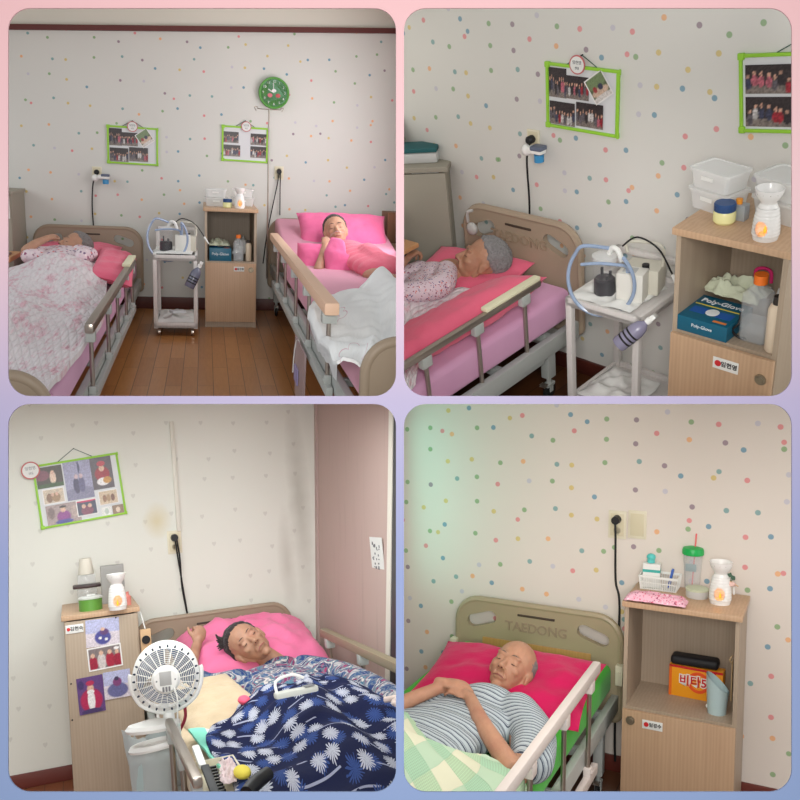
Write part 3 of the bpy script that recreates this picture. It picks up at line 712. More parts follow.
# left bed
b1 = bed(R, 'grey-framed bed with taupe headboard at the left, under a white and pink quilt (upper left)', (-1.40, -.10, 0), .86, 4.75, .46, .73, .16, LILAC, zhb=.18, leg_y=(.45,), foot=(.60, -5.02, -.12, .865))
guard_rail(b1, .90, -1.2, -4.02, .585, .24, 5, sgn=1, posts=[-1.35, -1.9, -2.55, -3.15, -3.95], w=.045, h=.05, pad=(-1.15, -1.75, plain('cream_foam', (226, 222, 190), .8)))
guard_rail(b1, -.04, -1.0, -3.9, .585, .24, 4, sgn=-1, w=.045, h=.05)
pillow(R, 'rose pink pillow under the head of the sleeper under the pink-blotched quilt (upper left)', ROSE, Matrix.Translation((-1.03, -.55, .53)) @ Matrix.Rotation(.12, 4, 'X'), .72, .75, .16, seed=1)
pillow(R, 'rose pink pillow propped along the right rail of the quilt-covered bed (upper left)', ROSE, Matrix.Translation((-.63, -1.35, .55)) @ Matrix.Rotation(.28, 4, 'Y') @ Matrix.Rotation(.05, 4, 'Z'), .30, 1.5, .16, seed=3)
def bumps(zm, L):
    def H(x, y):
        z = zm
        for (cx, cy, rx, ry, h) in L: z += h*math.exp(-((x-cx)/rx)**2-((y-cy)/ry)**2)
        return z
    return H
H1 = bumps(.515, [(-1.0, -1.75, .26, .5, .10), (-1.0, -2.6, .25, 1.2, .1), (-.75, -2.2, .09, .8, .05), (-.9, -3.9, .2, .6, .1)])
FL1 = floralm('small_flower_print', [(150, 90, 120), (226, 200, 210), (120, 100, 130), (214, 120, 120), (236, 226, 226), (170, 140, 150)], (226, 210, 216), 34)
drape(R, 'quilt', 'white quilt with pink blotches covering the left bed (upper left)', 'quilt', QUILT,
      [(-6, 276), (-14, 300), (-30, 340), (-45, 378), (-60, 420)], [(104, 260), (107, 278), (104, 300), (102, 318), (72, 356), (46, 386), (36, 399)],   .52, H1, 90, 110, .03, edge=(-1.44, -.52), amp=.011, fs=3.2, uvs=(1, 1.9), seed=2, foldn=5)
def flap(): 
    return None
SK1 = skin('skin_warm', (196, 150, 124)); HG = cloth('grey_hair', (150, 146, 144), (108, 102, 100), wr=.9, sc=60); HD = cloth('dark_grey_hair', (92, 86, 84), (60, 54, 52), wr=.9, sc=60)
LIPM = plain('lips', (158, 92, 86), .5); BROW = plain('brow_grey', (120, 104, 94), .8); BROWD = plain('brow_dark', (76, 62, 56), .8)

def sleeper(room, label, headT, neck, chest, hip, body_r, arms, hairm, browm, skinm, shirt=None, shirt_prims=None, voxel=.006, bald=0, hands=(), legs=None, hair_len=0, lipm=None, shirt_name='shirt', hvox=None):
    """arms: list of (points, radii); hands: list of (T, side, curl). everything in room axes."""
    o0 = headT.translation.copy(); t = thing(room, 'person', label, 'person', o0)
    sh = Matrix.Translation(-o0); m = MB(); head_prims(m, headT)
    cap(m, headT @ Vector((0, -.16, -.1)), neck, .048, .05); w = (Vector(chest)-Vector(neck)).normalized(); side = w.cross(Vector((0, 0, 1))).normalized()
    for k in range(9):
        a = k/8; p = Vector(neck).lerp(Vector(chest), min(1, a*2)) if a < .5 else Vector(chest).lerp(Vector(hip), a*2-1)
        rw = body_r[0]*(.7+.3*min(1, a*4)) if a < .6 else body_r[0]*.92; T = Matrix((side, w, Vector((0, 0, 1)))).transposed().to_4x4(); T.translation = p
        mm = MB().ell((0, 0, 0), (rw, .12, body_r[1]), 14); m.add([T @ v for v in mm.v], mm.f)
    for P, Rr in arms: chain(m, P, Rr)
    for T, s, c in hands: hand_prims(m, T, s, c)
    if legs:
        for P, Rr in legs: chain(m, P, Rr)
    m.v = [sh @ v for v in m.v]
    body = remeshed(m, voxel, 6); build(body, 'body', skinm, t, sharp=80)
    head_details(t, sh @ headT, hairm, browm, lipm or LIPM, bald, hair_len=hair_len)
    if shirt_prims:
        m = MB(); shirt_prims(m); m.v = [sh @ v for v in m.v]; build(remeshed(m, hvox or voxel*1.3, 12), shirt_name, shirt, t, sharp=80)
    return t
# sleeper under the quilt
hT = headT(R, 71, 246, 1, -.78, (-.72, -.42, .55), (.62, .45, .64), .27)
def sp(m):
    for k in range(5): m.ell((-1.06+.012*k, -1.02-.1*k, .60-.01*k), (.20-.01*k, .14, .065), 14)
    chain(m, [(-.93, -1.06, .62), (-.82, -1.25, .62), (-.86, -1.45, .63)], [.06, .06, .055]); chain(m, [(-1.2, -1.06, .6), (-1.27, -1.3, .6)], [.06, .055])
sleeper(R, 'elderly person with short grey hair asleep under the pink-blotched quilt, flowered top (upper left)', hT, (-1.03, -.98, .60), (-1.04, -1.4, .53), (-1.0, -2.3, .50), (.14, .05),
        [([(-1.2, -1.05, .60), (-1.30, -1.2, .62), (-1.24, -1.2, .68), (-1.16, -1.08, .72)], [.05, .042, .034, .026])], HG, BROW, SK1, FL1, sp, .008,
        hands=[(frameT((-1.16, -1.08, .72), y=(.35, .6, .2), z=(-.2, -.2, 1)), 1, (40, 60, 45))])

# right bed, head raised
b2 = bed(R, 'bed at the right with raised pink backrest and footboard in the corner (upper left)', (.66, -.12, 0), 1.02, 4.95, .62, .86, .15, PINKSHEET, zhb=.25, raise_=(1.3, .20), leg_y=(.2,), foot=(.735, -4.97, .03, 1.12))
guard_rail(b2, -.04, -.75, -4.45, .775, .40, 5, bar=plain('peach_rail_cover', (224, 186, 158), .5), posts=[-1.2, -1.95, -2.75, -3.5, -4.35], w=.07, h=.06, sgn=-1)
guard_rail(b2, 1.07, -.75, -4.2, .775, .40, 4, bar=plain('peach_rail_cover', (224, 186, 158), .5), w=.07, h=.06)
pillow(R, 'wide pink pillow behind the head of the person in the raised bed (upper left)', HOTP, frameT((1.24, -.66, .815), x=(1, 0, 0), z=(0, -.62, .8)), .80, .46, .17, seed=5)
hT = headT(R, 336, 231, 1, -1.0, (-.10, -.90, .40), (-.16, .35, .93), .285); N0 = hT @ Vector((0, -.14, -.10))
PINKSH = cloth('salmon_pink_shirt', (232, 118, 140), (214, 96, 120), wr=.7, sc=10)
def sp(m):
    for k in range(8): m.ell((1.21+.022*k, -1.16-.13*k, .70-.006*k), (.17+.010*min(k, 5), .19, .095), 14)
    chain(m, [tuple(N0+Vector((.22, -.08, -.04))), tuple(R.on(1, 368, 254, -1.6)), tuple(R.on(1, 382, 266, -2.05)), tuple(R.on(1, 387, 274, -2.25))], [.085, .09, .08, .06]); chain(m, [tuple(N0+Vector((-.12, -.08, -.06))), tuple(N0+Vector((-.18, -.3, -.12)))], [.08, .06])
sleeper(R, 'elderly person in a salmon pink shirt lying in the raised bed (upper left)', hT, tuple(N0+Vector((.02, -.02, -.06))), (1.27, -1.5, .68), (1.3, -2.4, .62), (.14, .06),
        [([(1.08, -1.2, .74), tuple(R.on(1, 318, 272, -1.75)), tuple(R.on(1, 322, 258, -1.6)), tuple(R.on(1, 325, 246, -1.45))], [.05, .040, .034, .028]), ([tuple(R.on(1, 368, 255, -1.6)), tuple(R.on(1, 383, 269, -2.15)), tuple(R.on(1, 388, 279, -2.35))], [.05, .04, .028])], HD, BROWD, SK1, PINKSH, sp, .008,
        hands=[(frameT(tuple(R.on(1, 324.5, 247, -1.45)), y=(.25, .3, .75), z=(.2, -.8, .4)), 1, (50, 60, 45)), (frameT(tuple(R.on(1, 388, 279, -2.35)), y=(.0, -1, -.3), z=(0, -.3, 1)), -1, (20, 25, 20))], hair_len=.3)
tube = MB().tube([hT @ Vector(p) for p in ((-.2, .3, .30), (-.05, .47, .31), (.05, .475, .31), (.2, .34, .26), (.3, .1, .1))], .003, 6, sm=4); c = hT.translation
tube.v = [v-c for v in tube.v]; tag(build(tube, 'nasal_tube', CLEAR, None, R, loc=c), 'thin clear tube under the nose of the person in the raised bed (upper left)', 'tube')
pillow(R, 'small bright pink heart-shaped cushion held on the chest in the raised bed (upper left)', HOTP, frameT(tuple(R.on(1, 343, 268, -1.72)), y=(.42, .55, .72), z=(-.1, -.8, .6)), .33, .44, .14, seed=8, heart=True, name='heart_cushion', cat_='cushion')
pillow(R, 'pink pillow under the elbow by the peach-covered rail (upper left)', HOTP, frameT(tuple(R.on(1, 312, 264, -1.5)), y=(.12, .6, .75), z=(-.2, -.8, .6)), .26, .38, .14, seed=11)
H2 = bumps(.655, [(1.25, -2.5, .3, .5, .09), (1.15, -3.2, .12, .9, .1), (1.5, -3.1, .13, .9, .1), (1.3, -4.0, .3, .5, .08)])
t_ = NT('white_cotton_blanket', .85, 0, .15); v_ = t_.co('UV')
def ring(cu, cv, r, w, n, ph=0):
    q = t_.map(v_, loc=(-cu, -cv, 0)); x = t_.n('ShaderNodeSeparateXYZ', 0, Vector=q); y = t_.n('ShaderNodeSeparateXYZ', 1, Vector=q); y = t_.m('MULTIPLY', y, 1.6)
    a = t_.m('ARCTAN2', y, x); d = t_.m('SQRT', t_.m('ADD', t_.m('MULTIPLY', x, x), t_.m('MULTIPLY', y, y)))
    e = t_.m('ABSOLUTE', t_.m('SUBTRACT', d, t_.m('MULTIPLY', r, t_.m('ADD', .65, t_.m('MULTIPLY', .35, t_.m('ABSOLUTE', t_.m('SINE', t_.m('ADD', t_.m('MULTIPLY', a, n), ph))))))))
    return t_.m('LESS_THAN', e, w)
f_ = t_.m('MAXIMUM', t_.m('MAXIMUM', ring(.28, .42, .13, .004, 2.5), ring(.28, .42, .05, .004, 2.5)), ring(.42, .95, .2, .004, 3.))
t_.base(t_.mix(t_.m('MULTIPLY', f_, .6), t_.mix(t_.noise(v_, 6, 2), (238, 240, 241), (246, 246, 244)), (206, 120, 150))); t_.bump(t_.noise(v_, 14, 4), .35, .02); WB = t_.mat
drape(R, 'blanket', 'white blanket with a pink outlined flower over the legs in the raised bed (upper left)', 'blanket', WB,
      [(316, 280), (307, 292), (307, 306), (313, 320), (324, 334)], [(362, 275), (384, 273), (402, 283), (408, 305), (392, 334)], .76, H2, 90, 90, .015, edge=(.60, 1.75), amp=.022, fs=2.8, seed=5, foldn=6)
tag(build(MB().box((-.10, -.12, -.05), (.10, .12, .05), .03), 'bolster', plain('green_cushion', (120, 180, 160), .8, bump=.2), None, R, loc=tuple(R.on(1, 309, 281, -1.8))), 'small pale green roll beside the pink pillow at the left rail (upper left)', 'cushion')

# cart
def cart(room, label, loc, w, d, h, pw=.035, hh=.12, zl=.12, yaw=0, group=None, spread=.0):
    t = thing(room, 'utility_cart', label, 'cart', loc, yaw); mt = NT_cart
    for z, nm in ((h, 'top_tray'), (zl, 'bottom_tray')):
        m = MB().box((0, 0, z-.045), (w, d, z-.02), .004)
        for a, c in (((0, 0, z-.045), (w, .02, z)), ((0, d-.02, z-.045), (w, d, z)), ((0, 0, z-.045), (.02, d, z)), ((w-.02, 0, z-.045), (w, d, z))): m.box(a, c, .004)
        build(m, nm, mt, t)
    for x in (pw*.5, w-pw*.5):
        for y in (pw*.5, d-pw*.5):
            s_ = spread*(1 if x > w/2 else -1); g = build(MB().bar((x+s_, y, .06), (x, y, h-.02), pw, pw, .004, up=(0, 1, 0)), 'leg', mt, t)
    m = MB(); m.box((0, d-.03, h), (.03, d, h+hh), .004); m.box((w-.03, d-.03, h), (w, d, h+hh), .004); m.box((0, d-.03, h+hh-.025), (w, d, h+hh), .004); build(m, 'handle', mt, t)
    for x in (.04, w-.04):
        for y in (.04, d-.04): build(MB().cyl((x-.01, y, .03), (x+.01, y, .03), .03, n=16), 'caster', STEEL, t)
    return t
t_ = NT('white_grained_cart', .5); w_ = t_.noise(t_.map(t_.co(), scale=(30, 30, 3)), 2.5, 4); t_.base(t_.mix(w_, (208, 202, 198), (226, 222, 218))); NT_cart = t_.mat
cp = (-.350, -1.329)
cart(R, 'white cart between the two beds carrying the suction pump (upper left)', (cp[0], cp[1], 0), .34, .62, .645, .03, hh=.17, zl=.11)
def rag(room, c, sx, sy, sz, label, mt=PAPER, seed=0, group=None, name='folded_cloth', cat_='cloth', yaw=0):
    def fn(u, v):
        a, b = u*2-1, v*2-1; r = 1+.22*noise.noise(Vector((math.atan2(b, a)*1.5, seed, 0))); w = noise.noise(Vector((a*3+seed, b*3, seed)))
        e = max(0, 1-max(abs(a), abs(b))**4)
        return (a*sx/2*r, b*sy/2*r, sz*(.25+.6*e*(.6+w)+.07*noise.noise(Vector((a*8, b*8, seed)))))
    o = build(MB().grid(fn, 24, 24), name, mt, None, room, sharp=80, loc=c, yaw=yaw, solid=.003)
    return tag(o, label, cat_, group)
rag(R, (-.20, -.98, .64), .30, .50, .03, 'crumpled white paper towel on the top of the cart (upper left)', seed=4)
rag(R, (-.18, -1.0, .095), .30, .56, .05, 'sheet of white paper crumpled on the lower tray of the cart (upper left)', seed=9)
tag(build(MB().box((-.06, -.035, 0), (.06, .035, .02), .004), 'tissue_pack', plain('tissue_pack', (206, 208, 210), .5), None, R, loc=(-.17, -1.12, .155), yaw=.5), 'small wrapped tissue pack on the cart lower tray (upper left)', 'pack')
def suction(room, label, loc, s=1.0, yaw=0, ys=1.0):
    t = thing(room, 'suction_pump', label, 'suction pump', loc, yaw); pw = plain('pump_white', (224, 222, 214), .4)
    build(MB().box((.0*s, -.05*s, 0), (.12*s, .04*s, .135*s), .008), 'pump_housing', pw, t)
    build(MB().box((.0*s, .04*s, 0), (.16*s, .16*s, .12*s), .008), 'motor_box', plain('pump_cream', (206, 202, 188), .5), t)
    build(MB().box((.02*s, -.03*s, .1352*s), (.08*s, .02*s, .137*s)), 'rating_label', plain('label_grey', (190, 190, 188), .5), t)
    j = build(MB().lathe([(0, 0), (.05*s, 0), (.054*s, .01*s), (.052*s, .17*s), (.052*s, .17*s)], c=(-.07*s, .0, 0), n=28), 'suction_jar', plain('jar_clear', (226, 226, 230), .1, alpha=.08, spec=.6), t)
    build(MB().lathe([(0, .002*s), (.047*s, .002*s), (.049*s, .012*s), (.047*s, .075*s), (.04*s, .082*s), (0, .078*s)], c=(-.07*s, 0, 0), n=24), 'dark_liquid', plain('dark_fluid', (16, 10, 20), .3), j)
    m = MB()
    for k in range(5): a = k*1.3; m.box((-.07*s+.03*s*math.cos(a), .03*s*math.sin(a), .05*s), (-.058*s+.03*s*math.cos(a), .03*s*math.sin(a)+.01*s, (.08+.02*(k % 3))*s), .002)
    build(m, 'dark_stain', plain('dark_fluid', (34, 26, 40), .3), j)
    build(MB().lathe([(.054*s, .165*s), (.056*s, .17*s), (.056*s, .19*s), (.02*s, .2*s), (0, .2*s)], c=(-.07*s, 0, 0), n=28), 'jar_lid', FROST, j)
    build(MB().tube([(-.05*s, -.0, .2*s), (-.03*s, -.01*s, .235*s), (.0, -.02*s, .225*s), (.015*s, -.02*s, .18*s)], .012*s, 10, sm=4), 'white_elbow', WHITE, t)
    hz = plain('blue_clear_hose', (150, 168, 196), .25, spec=.6)
    P = []
    for k in range(15):
        a = math.radians(100+305*k/14); P.append((-.055*s+.152*s*math.cos(a), -.09*s-.012*s*math.sin(a*2), .112*s+.175*s*math.sin(a)))
    build(MB().tube([(-.04*s, 0, .225*s)]+[(p[0], p[1], p[2]) for p in P[1:]]+[(.055*s, -.05*s, .175*s), (.05*s, -.025*s, .13*s)], .0085*s, 10, sm=5), 'hose', hz, t)
    build(MB().tube([(-.15*s, -.08*s, .17*s), (-.08*s, -.07*s, .18*s), (.0, -.06*s, .18*s), (.04*s, -.035*s, .165*s), (.045*s, -.03*s, .13*s)], .0075*s, 10, sm=5), 'hose', hz, t)
    build(MB().tube([(.0, .10*s, .17*s), (.0, .10*s, .22*s), (.12*s, .10*s, .225*s), (.16*s, .1*s, .20*s), (.16*s, .1*s, .12*s)], .008*s, 8, sm=3), 'carry_handle', plain('pump_cream', (206, 202, 188), .5), t)
    build(MB().cyl((.10*s, .05*s, .12*s), (.10*s, .05*s, .145*s), .016*s, n=16), 'knob', DARK, t)
    build(MB().tube([(-.02*s, .09*s, .2*s), (.05*s, .08*s, .255*s), (.15*s, .06*s, .22*s), (.22*s, .03*s, .13*s), (.24*s, .02*s, .10*s)], .004*s, 8, sm=5), 'black_cord', DARK, t)
    build(MB().cyl((.225*s, .03*s, .12*s), (.26*s, .0, .07*s), .008*s, .005*s, 10), 'cannula_tip', WHITE, t)
    return t
suction(R, 'suction pump with a looped blue hose on the white cart (upper left)', (-.185, -1.08, .645), 1.02)
def spray(room, label, loc, s=1, T=None, body=(110, 112, 130)):
    t = thing(room, 'spray_bottle', label, 'bottle', loc, 0, T=T); bm_ = plain('spray_body_%d' % body[0], body, .25, spec=.6)
    b_ = build(MB().lathe([(0, 0), (.035*s, 0), (.038*s, .01*s), (.038*s, .11*s), (.03*s, .14*s), (.013*s, .16*s), (.013*s, .17*s)], n=24), 'body', bm_, t)
    m = MB()
    for k in range(3): m.lathe([(.0385*s, (.035+.022*k)*s), (.039*s, (.036+.022*k)*s), (.039*s, (.043+.022*k)*s), (.0385*s, (.044+.022*k)*s)], n=24)
    build(m, 'dark_bands', DARK, b_)
    m = MB().cyl((0, 0, .165*s), (0, 0, .19*s), .016*s, n=16); m.box((-.012*s, -.05*s, .19*s), (.012*s, .025*s, .215*s), .005); build(m, 'spray_head', WHITE, t)
    build(MB().tube([(0, -.035*s, .19*s), (0, -.045*s, .17*s), (0, -.035*s, .15*s)], .005*s, 8, sm=3), 'trigger', DARK, t)
    return t
spray(R, 'grey spray bottle with dark bands hanging off the right side of the cart (upper left)', None, 1.05, T=frameT((-.075, -1.36, .40), y=(.1, -1, .2), z=(.45, .1, .9)))

# cabinet and the things in and on it
cab = (.048, -.915)
cabinet(R, 'oak cabinet with an open shelf standing between the two beds (upper left)', (cab[0], cab[1], 0), .425, .86, .995, .56, sticker=(.28, .50, .085, .04, '\uc784\ud604\uc601'))
SP = .58
def tub(room, loc, w, d, h, label, group=None, yaw=0, lid=True, lab=True):
    t = thing(room, 'plastic_tub', label, 'container', loc, yaw, group)
    m = MB(); a = rrect(-w*.44, w*.44, -d*.44, d*.44, min(w, d)*.12, 4); b_ = rrect(-w*.5, w*.5, -d*.5, d*.5, min(w, d)*.14, 4); n = len(a)
    V = [(x, y, 0) for x, y in a]+[(x, y, h*.86) for x, y in b_]
    m.add(V, [(i, (i+1) % n, n+(i+1) % n, n+i) for i in range(n)]+[tuple(range(n-1, -1, -1))]); build(m, 'tub_body', FROST, t)
    m = MB(); V = [(x*1.06, y*1.06, h*.84) for x, y in b_]+[(x*1.06, y*1.06, h*.95) for x, y in b_]+[(x*.92, y*.92, h*.97) for x, y in b_]+[(x*.9, y*.9, h*.93) for x, y in b_]
    m.add(V, [(r*n+i, r*n+(i+1) % n, (r+1)*n+(i+1) % n, (r+1)*n+i) for r in range(3) for i in range(n)]+[tuple(3*n+i for i in range(n))]); build(m, 'lid', FROST, t)
    if lab: build(MB().box((-w*.16, -d*.5-.0035, h*.5), (w*.14, -d*.5-.0015, h*.68)), 'label', PAPER, t)
    return t
tz = .995
tub(R, (.145, -.60, tz), .185, .22, .075, 'lower frosted tub of the left stack on the cabinet top (upper left)', 'tubs on the cabinet top (upper left)')
tub(R, (.140, -.60, tz+.075), .175, .21, .07, 'upper frosted tub of the left stack on the cabinet top (upper left)', 'tubs on the cabinet top (upper left)')
tub(R, (.375, -.40, tz), .19, .22, .075, 'lower frosted tub of the right stack behind the oil burner (upper left)', 'tubs on the cabinet top (upper left)')
tub(R, (.372, -.40, tz+.075), .18, .21, .07, 'upper frosted tub of the right stack behind the oil burner (upper left)', 'tubs on the cabinet top (upper left)')
def jelly(room, loc, s, label):
    t = thing(room, 'ointment_jar', label, 'jar', loc); build(MB().lathe([(0, 0), (.034*s, 0), (.04*s, .008*s), (.04*s, .04*s), (.035*s, .048*s)], n=28), 'jar_body', plain('pale_yellow_jelly', (226, 222, 160), .25, spec=.6), t)
    build(MB().lathe([(.037*s, .046*s), (.039*s, .048*s), (.039*s, .072*s), (.036*s, .076*s), (0, .076*s)], n=28), 'lid', plain('blue_lid', (40, 72, 120), .4), t); return t
jelly(R, (.235, -.80, tz), .95, 'ointment jar with a blue lid on the cabinet top (upper left)')
oil_burner(R, (.335, -.83, tz), 1.0, 'white ceramic oil burner with a lit candle on the cabinet top (upper left)')
def glovebox(room, loc, w, d, h, label, yaw=0, txt=True):
    tl = plain('teal_card', (18, 92, 118), .4); t = thing(room, 'glove_box', label, 'box', loc, yaw); bx = build(MB().box((0, 0, 0), (w, d, h), .002), 'carton', tl, t)
    ww = plain('white_print', (232, 236, 238), .5)
    if txt:
        top = lambda x, y, rz=0: Matrix.Translation((x, y, h+.0006)) @ Matrix.Rotation(rz, 4, 'Z')
        text('Poly-Glove', w*.19, bx, ww, top(w*.5, d*.80), bold=.0008); text('Poly-Glove', h*.3, bx, ww, onface(w*.5, -.0006, h*.55))
        build(MB().box((w*.04, d*.60, h), (w*.96, d*.635, h+.0006)), 'yellow_stripe', plain('yellow_print', (226, 208, 70), .5), bx)
        for x in (.24, .76): build(MB().box((w*(x-.15), d*.26, h), (w*(x+.15), d*.5, h+.0006)), 'blue_panel', plain('blue_print', (30, 90, 170), .5), bx)
        build(MB().lathe([(w*.13, 0), (w*.125, .001), (0, .0015)], c=(w*.5, d*.40, h), n=28, T=None), 'opening', ww, bx)
        text('        ', w*.08, bx, ww, top(w*.14, d*.10)); build(MB().box((w*.66, d*.08, h), (w*.92, d*.15, h+.0006)), 'orange_mark', plain('orange_print', (226, 130, 60), .5), bx)
    return t
glovebox(R, (.085, -.90, SP-.02), .18, .40, .105, 'teal disposable glove box on the cabinet shelf (upper left)')
rag(R, (.17, -.68, .665), .17, .30, .07, 'folded pale green cloth on top of the glove box in the cabinet (upper left)', cloth('pale_green_cloth', (206, 212, 186)), seed=2)
def jug(room, loc, s, label):
    t = thing(room, 'water_bottle', label, 'bottle', loc)
    a = rrect(-.045*s, .045*s, -.032*s, .032*s, .014*s, 4); n = len(a); lev = [(0, .9), (.01, 1), (.10, 1), (.105, .95), (.11, 1), (.16, .98), (.18, .7), (.19, .36), (.205, .36)]
    m = MB(); m.add([(x*k, y*k, z*s) for z, k in lev for x, y in a], [(r*n+i, r*n+(i+1) % n, (r+1)*n+(i+1) % n, (r+1)*n+i) for r in range(len(lev)-1) for i in range(n)]+[tuple(range(n-1, -1, -1))]); build(m, 'bottle_body', CLEAR, t)
    m = MB(); m.add([(x*.94, y*.94, z*s) for z in (.004, .07) for x, y in a], [(i, (i+1) % n, n+(i+1) % n, n+i) for i in range(n)]+[tuple(range(n-1, -1, -1)), tuple(n+i for i in range(n))]); build(m, 'water', plain('water', (214, 220, 224), .1, alpha=.2, spec=.6), t)
    build(MB().cyl((0, 0, .198*s), (0, 0, .228*s), .021*s, n=22), 'orange_cap', plain('orange_cap', (240, 120, 40), .4), t); return t
jug(R, (.325, -.84, SP-.02), .95, 'clear water bottle with an orange cap on the cabinet shelf (upper left)')
def lotion(room, loc, s, label):
    t = thing(room, 'lotion_bottle', label, 'bottle', loc); build(MB().lathe([(0, 0), (.022*s, 0), (.026*s, .006*s), (.026*s, .14*s), (.02*s, .155*s), (.014*s, .16*s)], n=24), 'bottle_body', plain('lotion_cream', (224, 206, 182), .35), t)
    build(MB().cyl((0, 0, .158*s), (0, 0, .185*s), .015*s, .013*s, 18), 'cap', plain('dark_cap', (52, 46, 42), .4), t); return t
lotion(R, (.41, -.84, SP-.02), .95, 'cream lotion bottle with a dark cap at the shelf right end (upper left)')
rag(R, (.36, -.60, SP-.02), .16, .26, .19, 'clear bag of white pads behind the bottles on the cabinet shelf (upper left)', FROST, seed=6, name='plastic_bag', cat_='bag')
# wall things
p = R.on(1, 133, 144, -.0)
B1 = lambda u, v: (60, 50, 52)
def boardA(room, loc, w, h, label, s=1., **k):
    t = picture_board(room, loc, w, h, label, **k)
    for i, (x0, x1, z0, z1, r) in enumerate(((.04, .29, .48, .93, 0), (.28, .60, .49, .84, 0), (.05, .41, .06, .42, 0), (.43, .80, .09, .46, 0))):
        bl, dk = crowd(11+i); photo_print(t, x0*w, x1*w, z0*h, z1*h, bl, dk, y=-.008-.001*i, seed=i, nz=.2, res=30)
    bl = [(.5, .75, .5, .3, (112, 130, 92)), (.5, .35, .45, .16, (196, 170, 150)), (.3, .5, .1, .12, (150, 60, 60)), (.6, .5, .12, .12, (60, 60, 80)), (.5, .12, .6, .12, (206, 200, 196))]
    photo_print(t, .60*w, .88*w, .52*h, .92*h, bl, (86, 96, 70), y=-.014, rot=.62, seed=4, border=.006, res=30)
    return t
boardA(R, R.on(1, 107, 163, 0)+Vector((.005, 0, .0)), .435, .325, 'left green-framed picture board with five photographs and one tilted (upper left)', rot=.012, tag_at=(.5, 1.0), tagr=.045)
t = picture_board(R, R.on(1, 221.5, 160.5, 0), .415, .31, 'right green-framed picture board with four photographs around a blank centre (upper left)', rot=.012, tag_at=(.52, 1.0), tagr=.045)
for i, (x0, x1, z0, z1) in enumerate(((.04, .36, .52, .83), (.04, .40, .14, .46), (.62, .97, .50, .82), (.62, .97, .14, .46))):
    bl, dk = crowd(31+i); photo_print(t, x0*.415, x1*.415, z0*.31, z1*.31, bl, dk, seed=i, nz=.2, res=26)
# clock
c = R.on(1, 274, 93, -.03); t = thing(R, 'wall_clock', 'round green wall clock above the right picture board (upper left)', 'clock', c); g1 = plain('clock_green_rim', (84, 150, 62), .4); r_ = .138
build(MB().lathe([(0, -.02), (r_, -.02), (r_, .012), (r_*.97, .02), (r_*.86, .018), (r_*.85, .008)], T=Matrix.Rotation(PI/2, 4, 'X'), n=48), 'rim', g1, t)
f = build(MB().cyl((0, .0, 0), (0, -.008, 0), r_*.87, n=48), 'dial', plain('clock_green_dial', (132, 192, 152), .5), t)
for k in range(12):
    a = math.radians(90-30*(k+1)); text(str(k+1), .030, f, WHITE, onface(r_*.70*math.cos(a), -.009, r_*.70*math.sin(a)), 'numeral')
for a, L, w_ in ((math.radians(96), .085, .005), (math.radians(150), .06, .006)): build(MB().bar((0, -.011, 0), (L*math.cos(a), -.011, L*math.sin(a)), w_, .002, up=(0, 1, 0)), 'clock_hand', WHITE, t)
for s, cc in ((-1, (214, 120, 130)), (1, (190, 90, 90))): build(MB().ell((s*.036, -.009, -.022), (.022, .002, .018), 16), 'dial_figure', plain('dial_pink%d' % s, cc, .6), f)
build(MB().ell((0, -.009, .02), (.02, .002, .014), 16), 'dial_figure', WHITE, f)
# outlets, chargers, cables
def charger_set(room, z, x, s, labels):
    outlet(room, (x, 0, z), .075*s, .085*s, labels[0])
    t = thing(room, 'plug_adapter', labels[1], 'plug', (x, -.012, z)); build(MB().lathe([(0, 0), (.02*s, 0), (.02*s, .03*s), (.012*s, .04*s), (0, .04*s)], T=Matrix.Rotation(PI/2, 4, 'X')), 'plug', DARK, t)
    t = thing(room, 'electric_insect_repeller', labels[2], 'electric repeller', (x-.01*s, -.05, z-.045*s))
    m = MB().ell((0, 0, 0), (.028*s, .02*s, .028*s), 16); build(m, 'plug_body', WHITE, t)
    m = MB().box((.02*s, -.03*s, -.006*s), (.11*s, .02*s, .028*s), .012*s); build(m, 'heater', WHITE, t)
    build(MB().box((.045*s, -.034*s, .012*s), (.112*s, .022*s, .034*s), .008*s), 'grey_cap', plain('grey_blue_plastic', (96, 104, 124), .4), t)
    build(MB().cyl((.08*s, -.005*s, -.01*s), (.08*s, -.005*s, -.045*s), .024*s, n=20), 'liquid_refill', plain('blue_refill', (60, 140, 190), .3), t)
    return t
zz = R.on(1, 97, 172, 0)
charger_set(R, zz.z, zz.x, 1.1, ('wall outlet above the left headboard (upper left)', 'round black plug in the outlet above the left headboard (upper left)', 'white electric mosquito repeller with a blue refill plugged in above the left headboard (upper left)'))
cable(R, [(zz.x, -.03, zz.z-.02), (zz.x-.035, -.02, zz.z-.10), (zz.x-.05, -.012, zz.z-.3), (zz.x-.045, -.012, .74)], .006, 'black cable hanging down behind the left headboard (upper left)')
q = R.on(1, 279, 173, 0); outlet(R, (q.x, 0, q.z), .085, .12, 'wall outlet between the right picture board and the raised bed (upper left)', 2)
tag(build(MB().cyl((0, 0, 0), (0, -.04, 0), .024, .02, 18), 'round_plug', DARK, None, R, loc=(q.x, -.011, q.z+.012)), 'black plug in the outlet beside the infusion pole (upper left)', 'plug')
cable(R, [(q.x, -.04, q.z), (q.x-.02, -.03, q.z-.12), (q.x-.10, -.03, .75), (q.x-.14, -.05, .45)], .005, 'black cable running from the outlet down to the left, behind the raised bed (upper left)')
cable(R, [(q.x+.01, -.04, q.z), (q.x+.01, -.03, q.z-.15), (q.x+.012, -.03, .9)], .005, 'black cable hanging straight down from the outlet beside the infusion pole (upper left)')
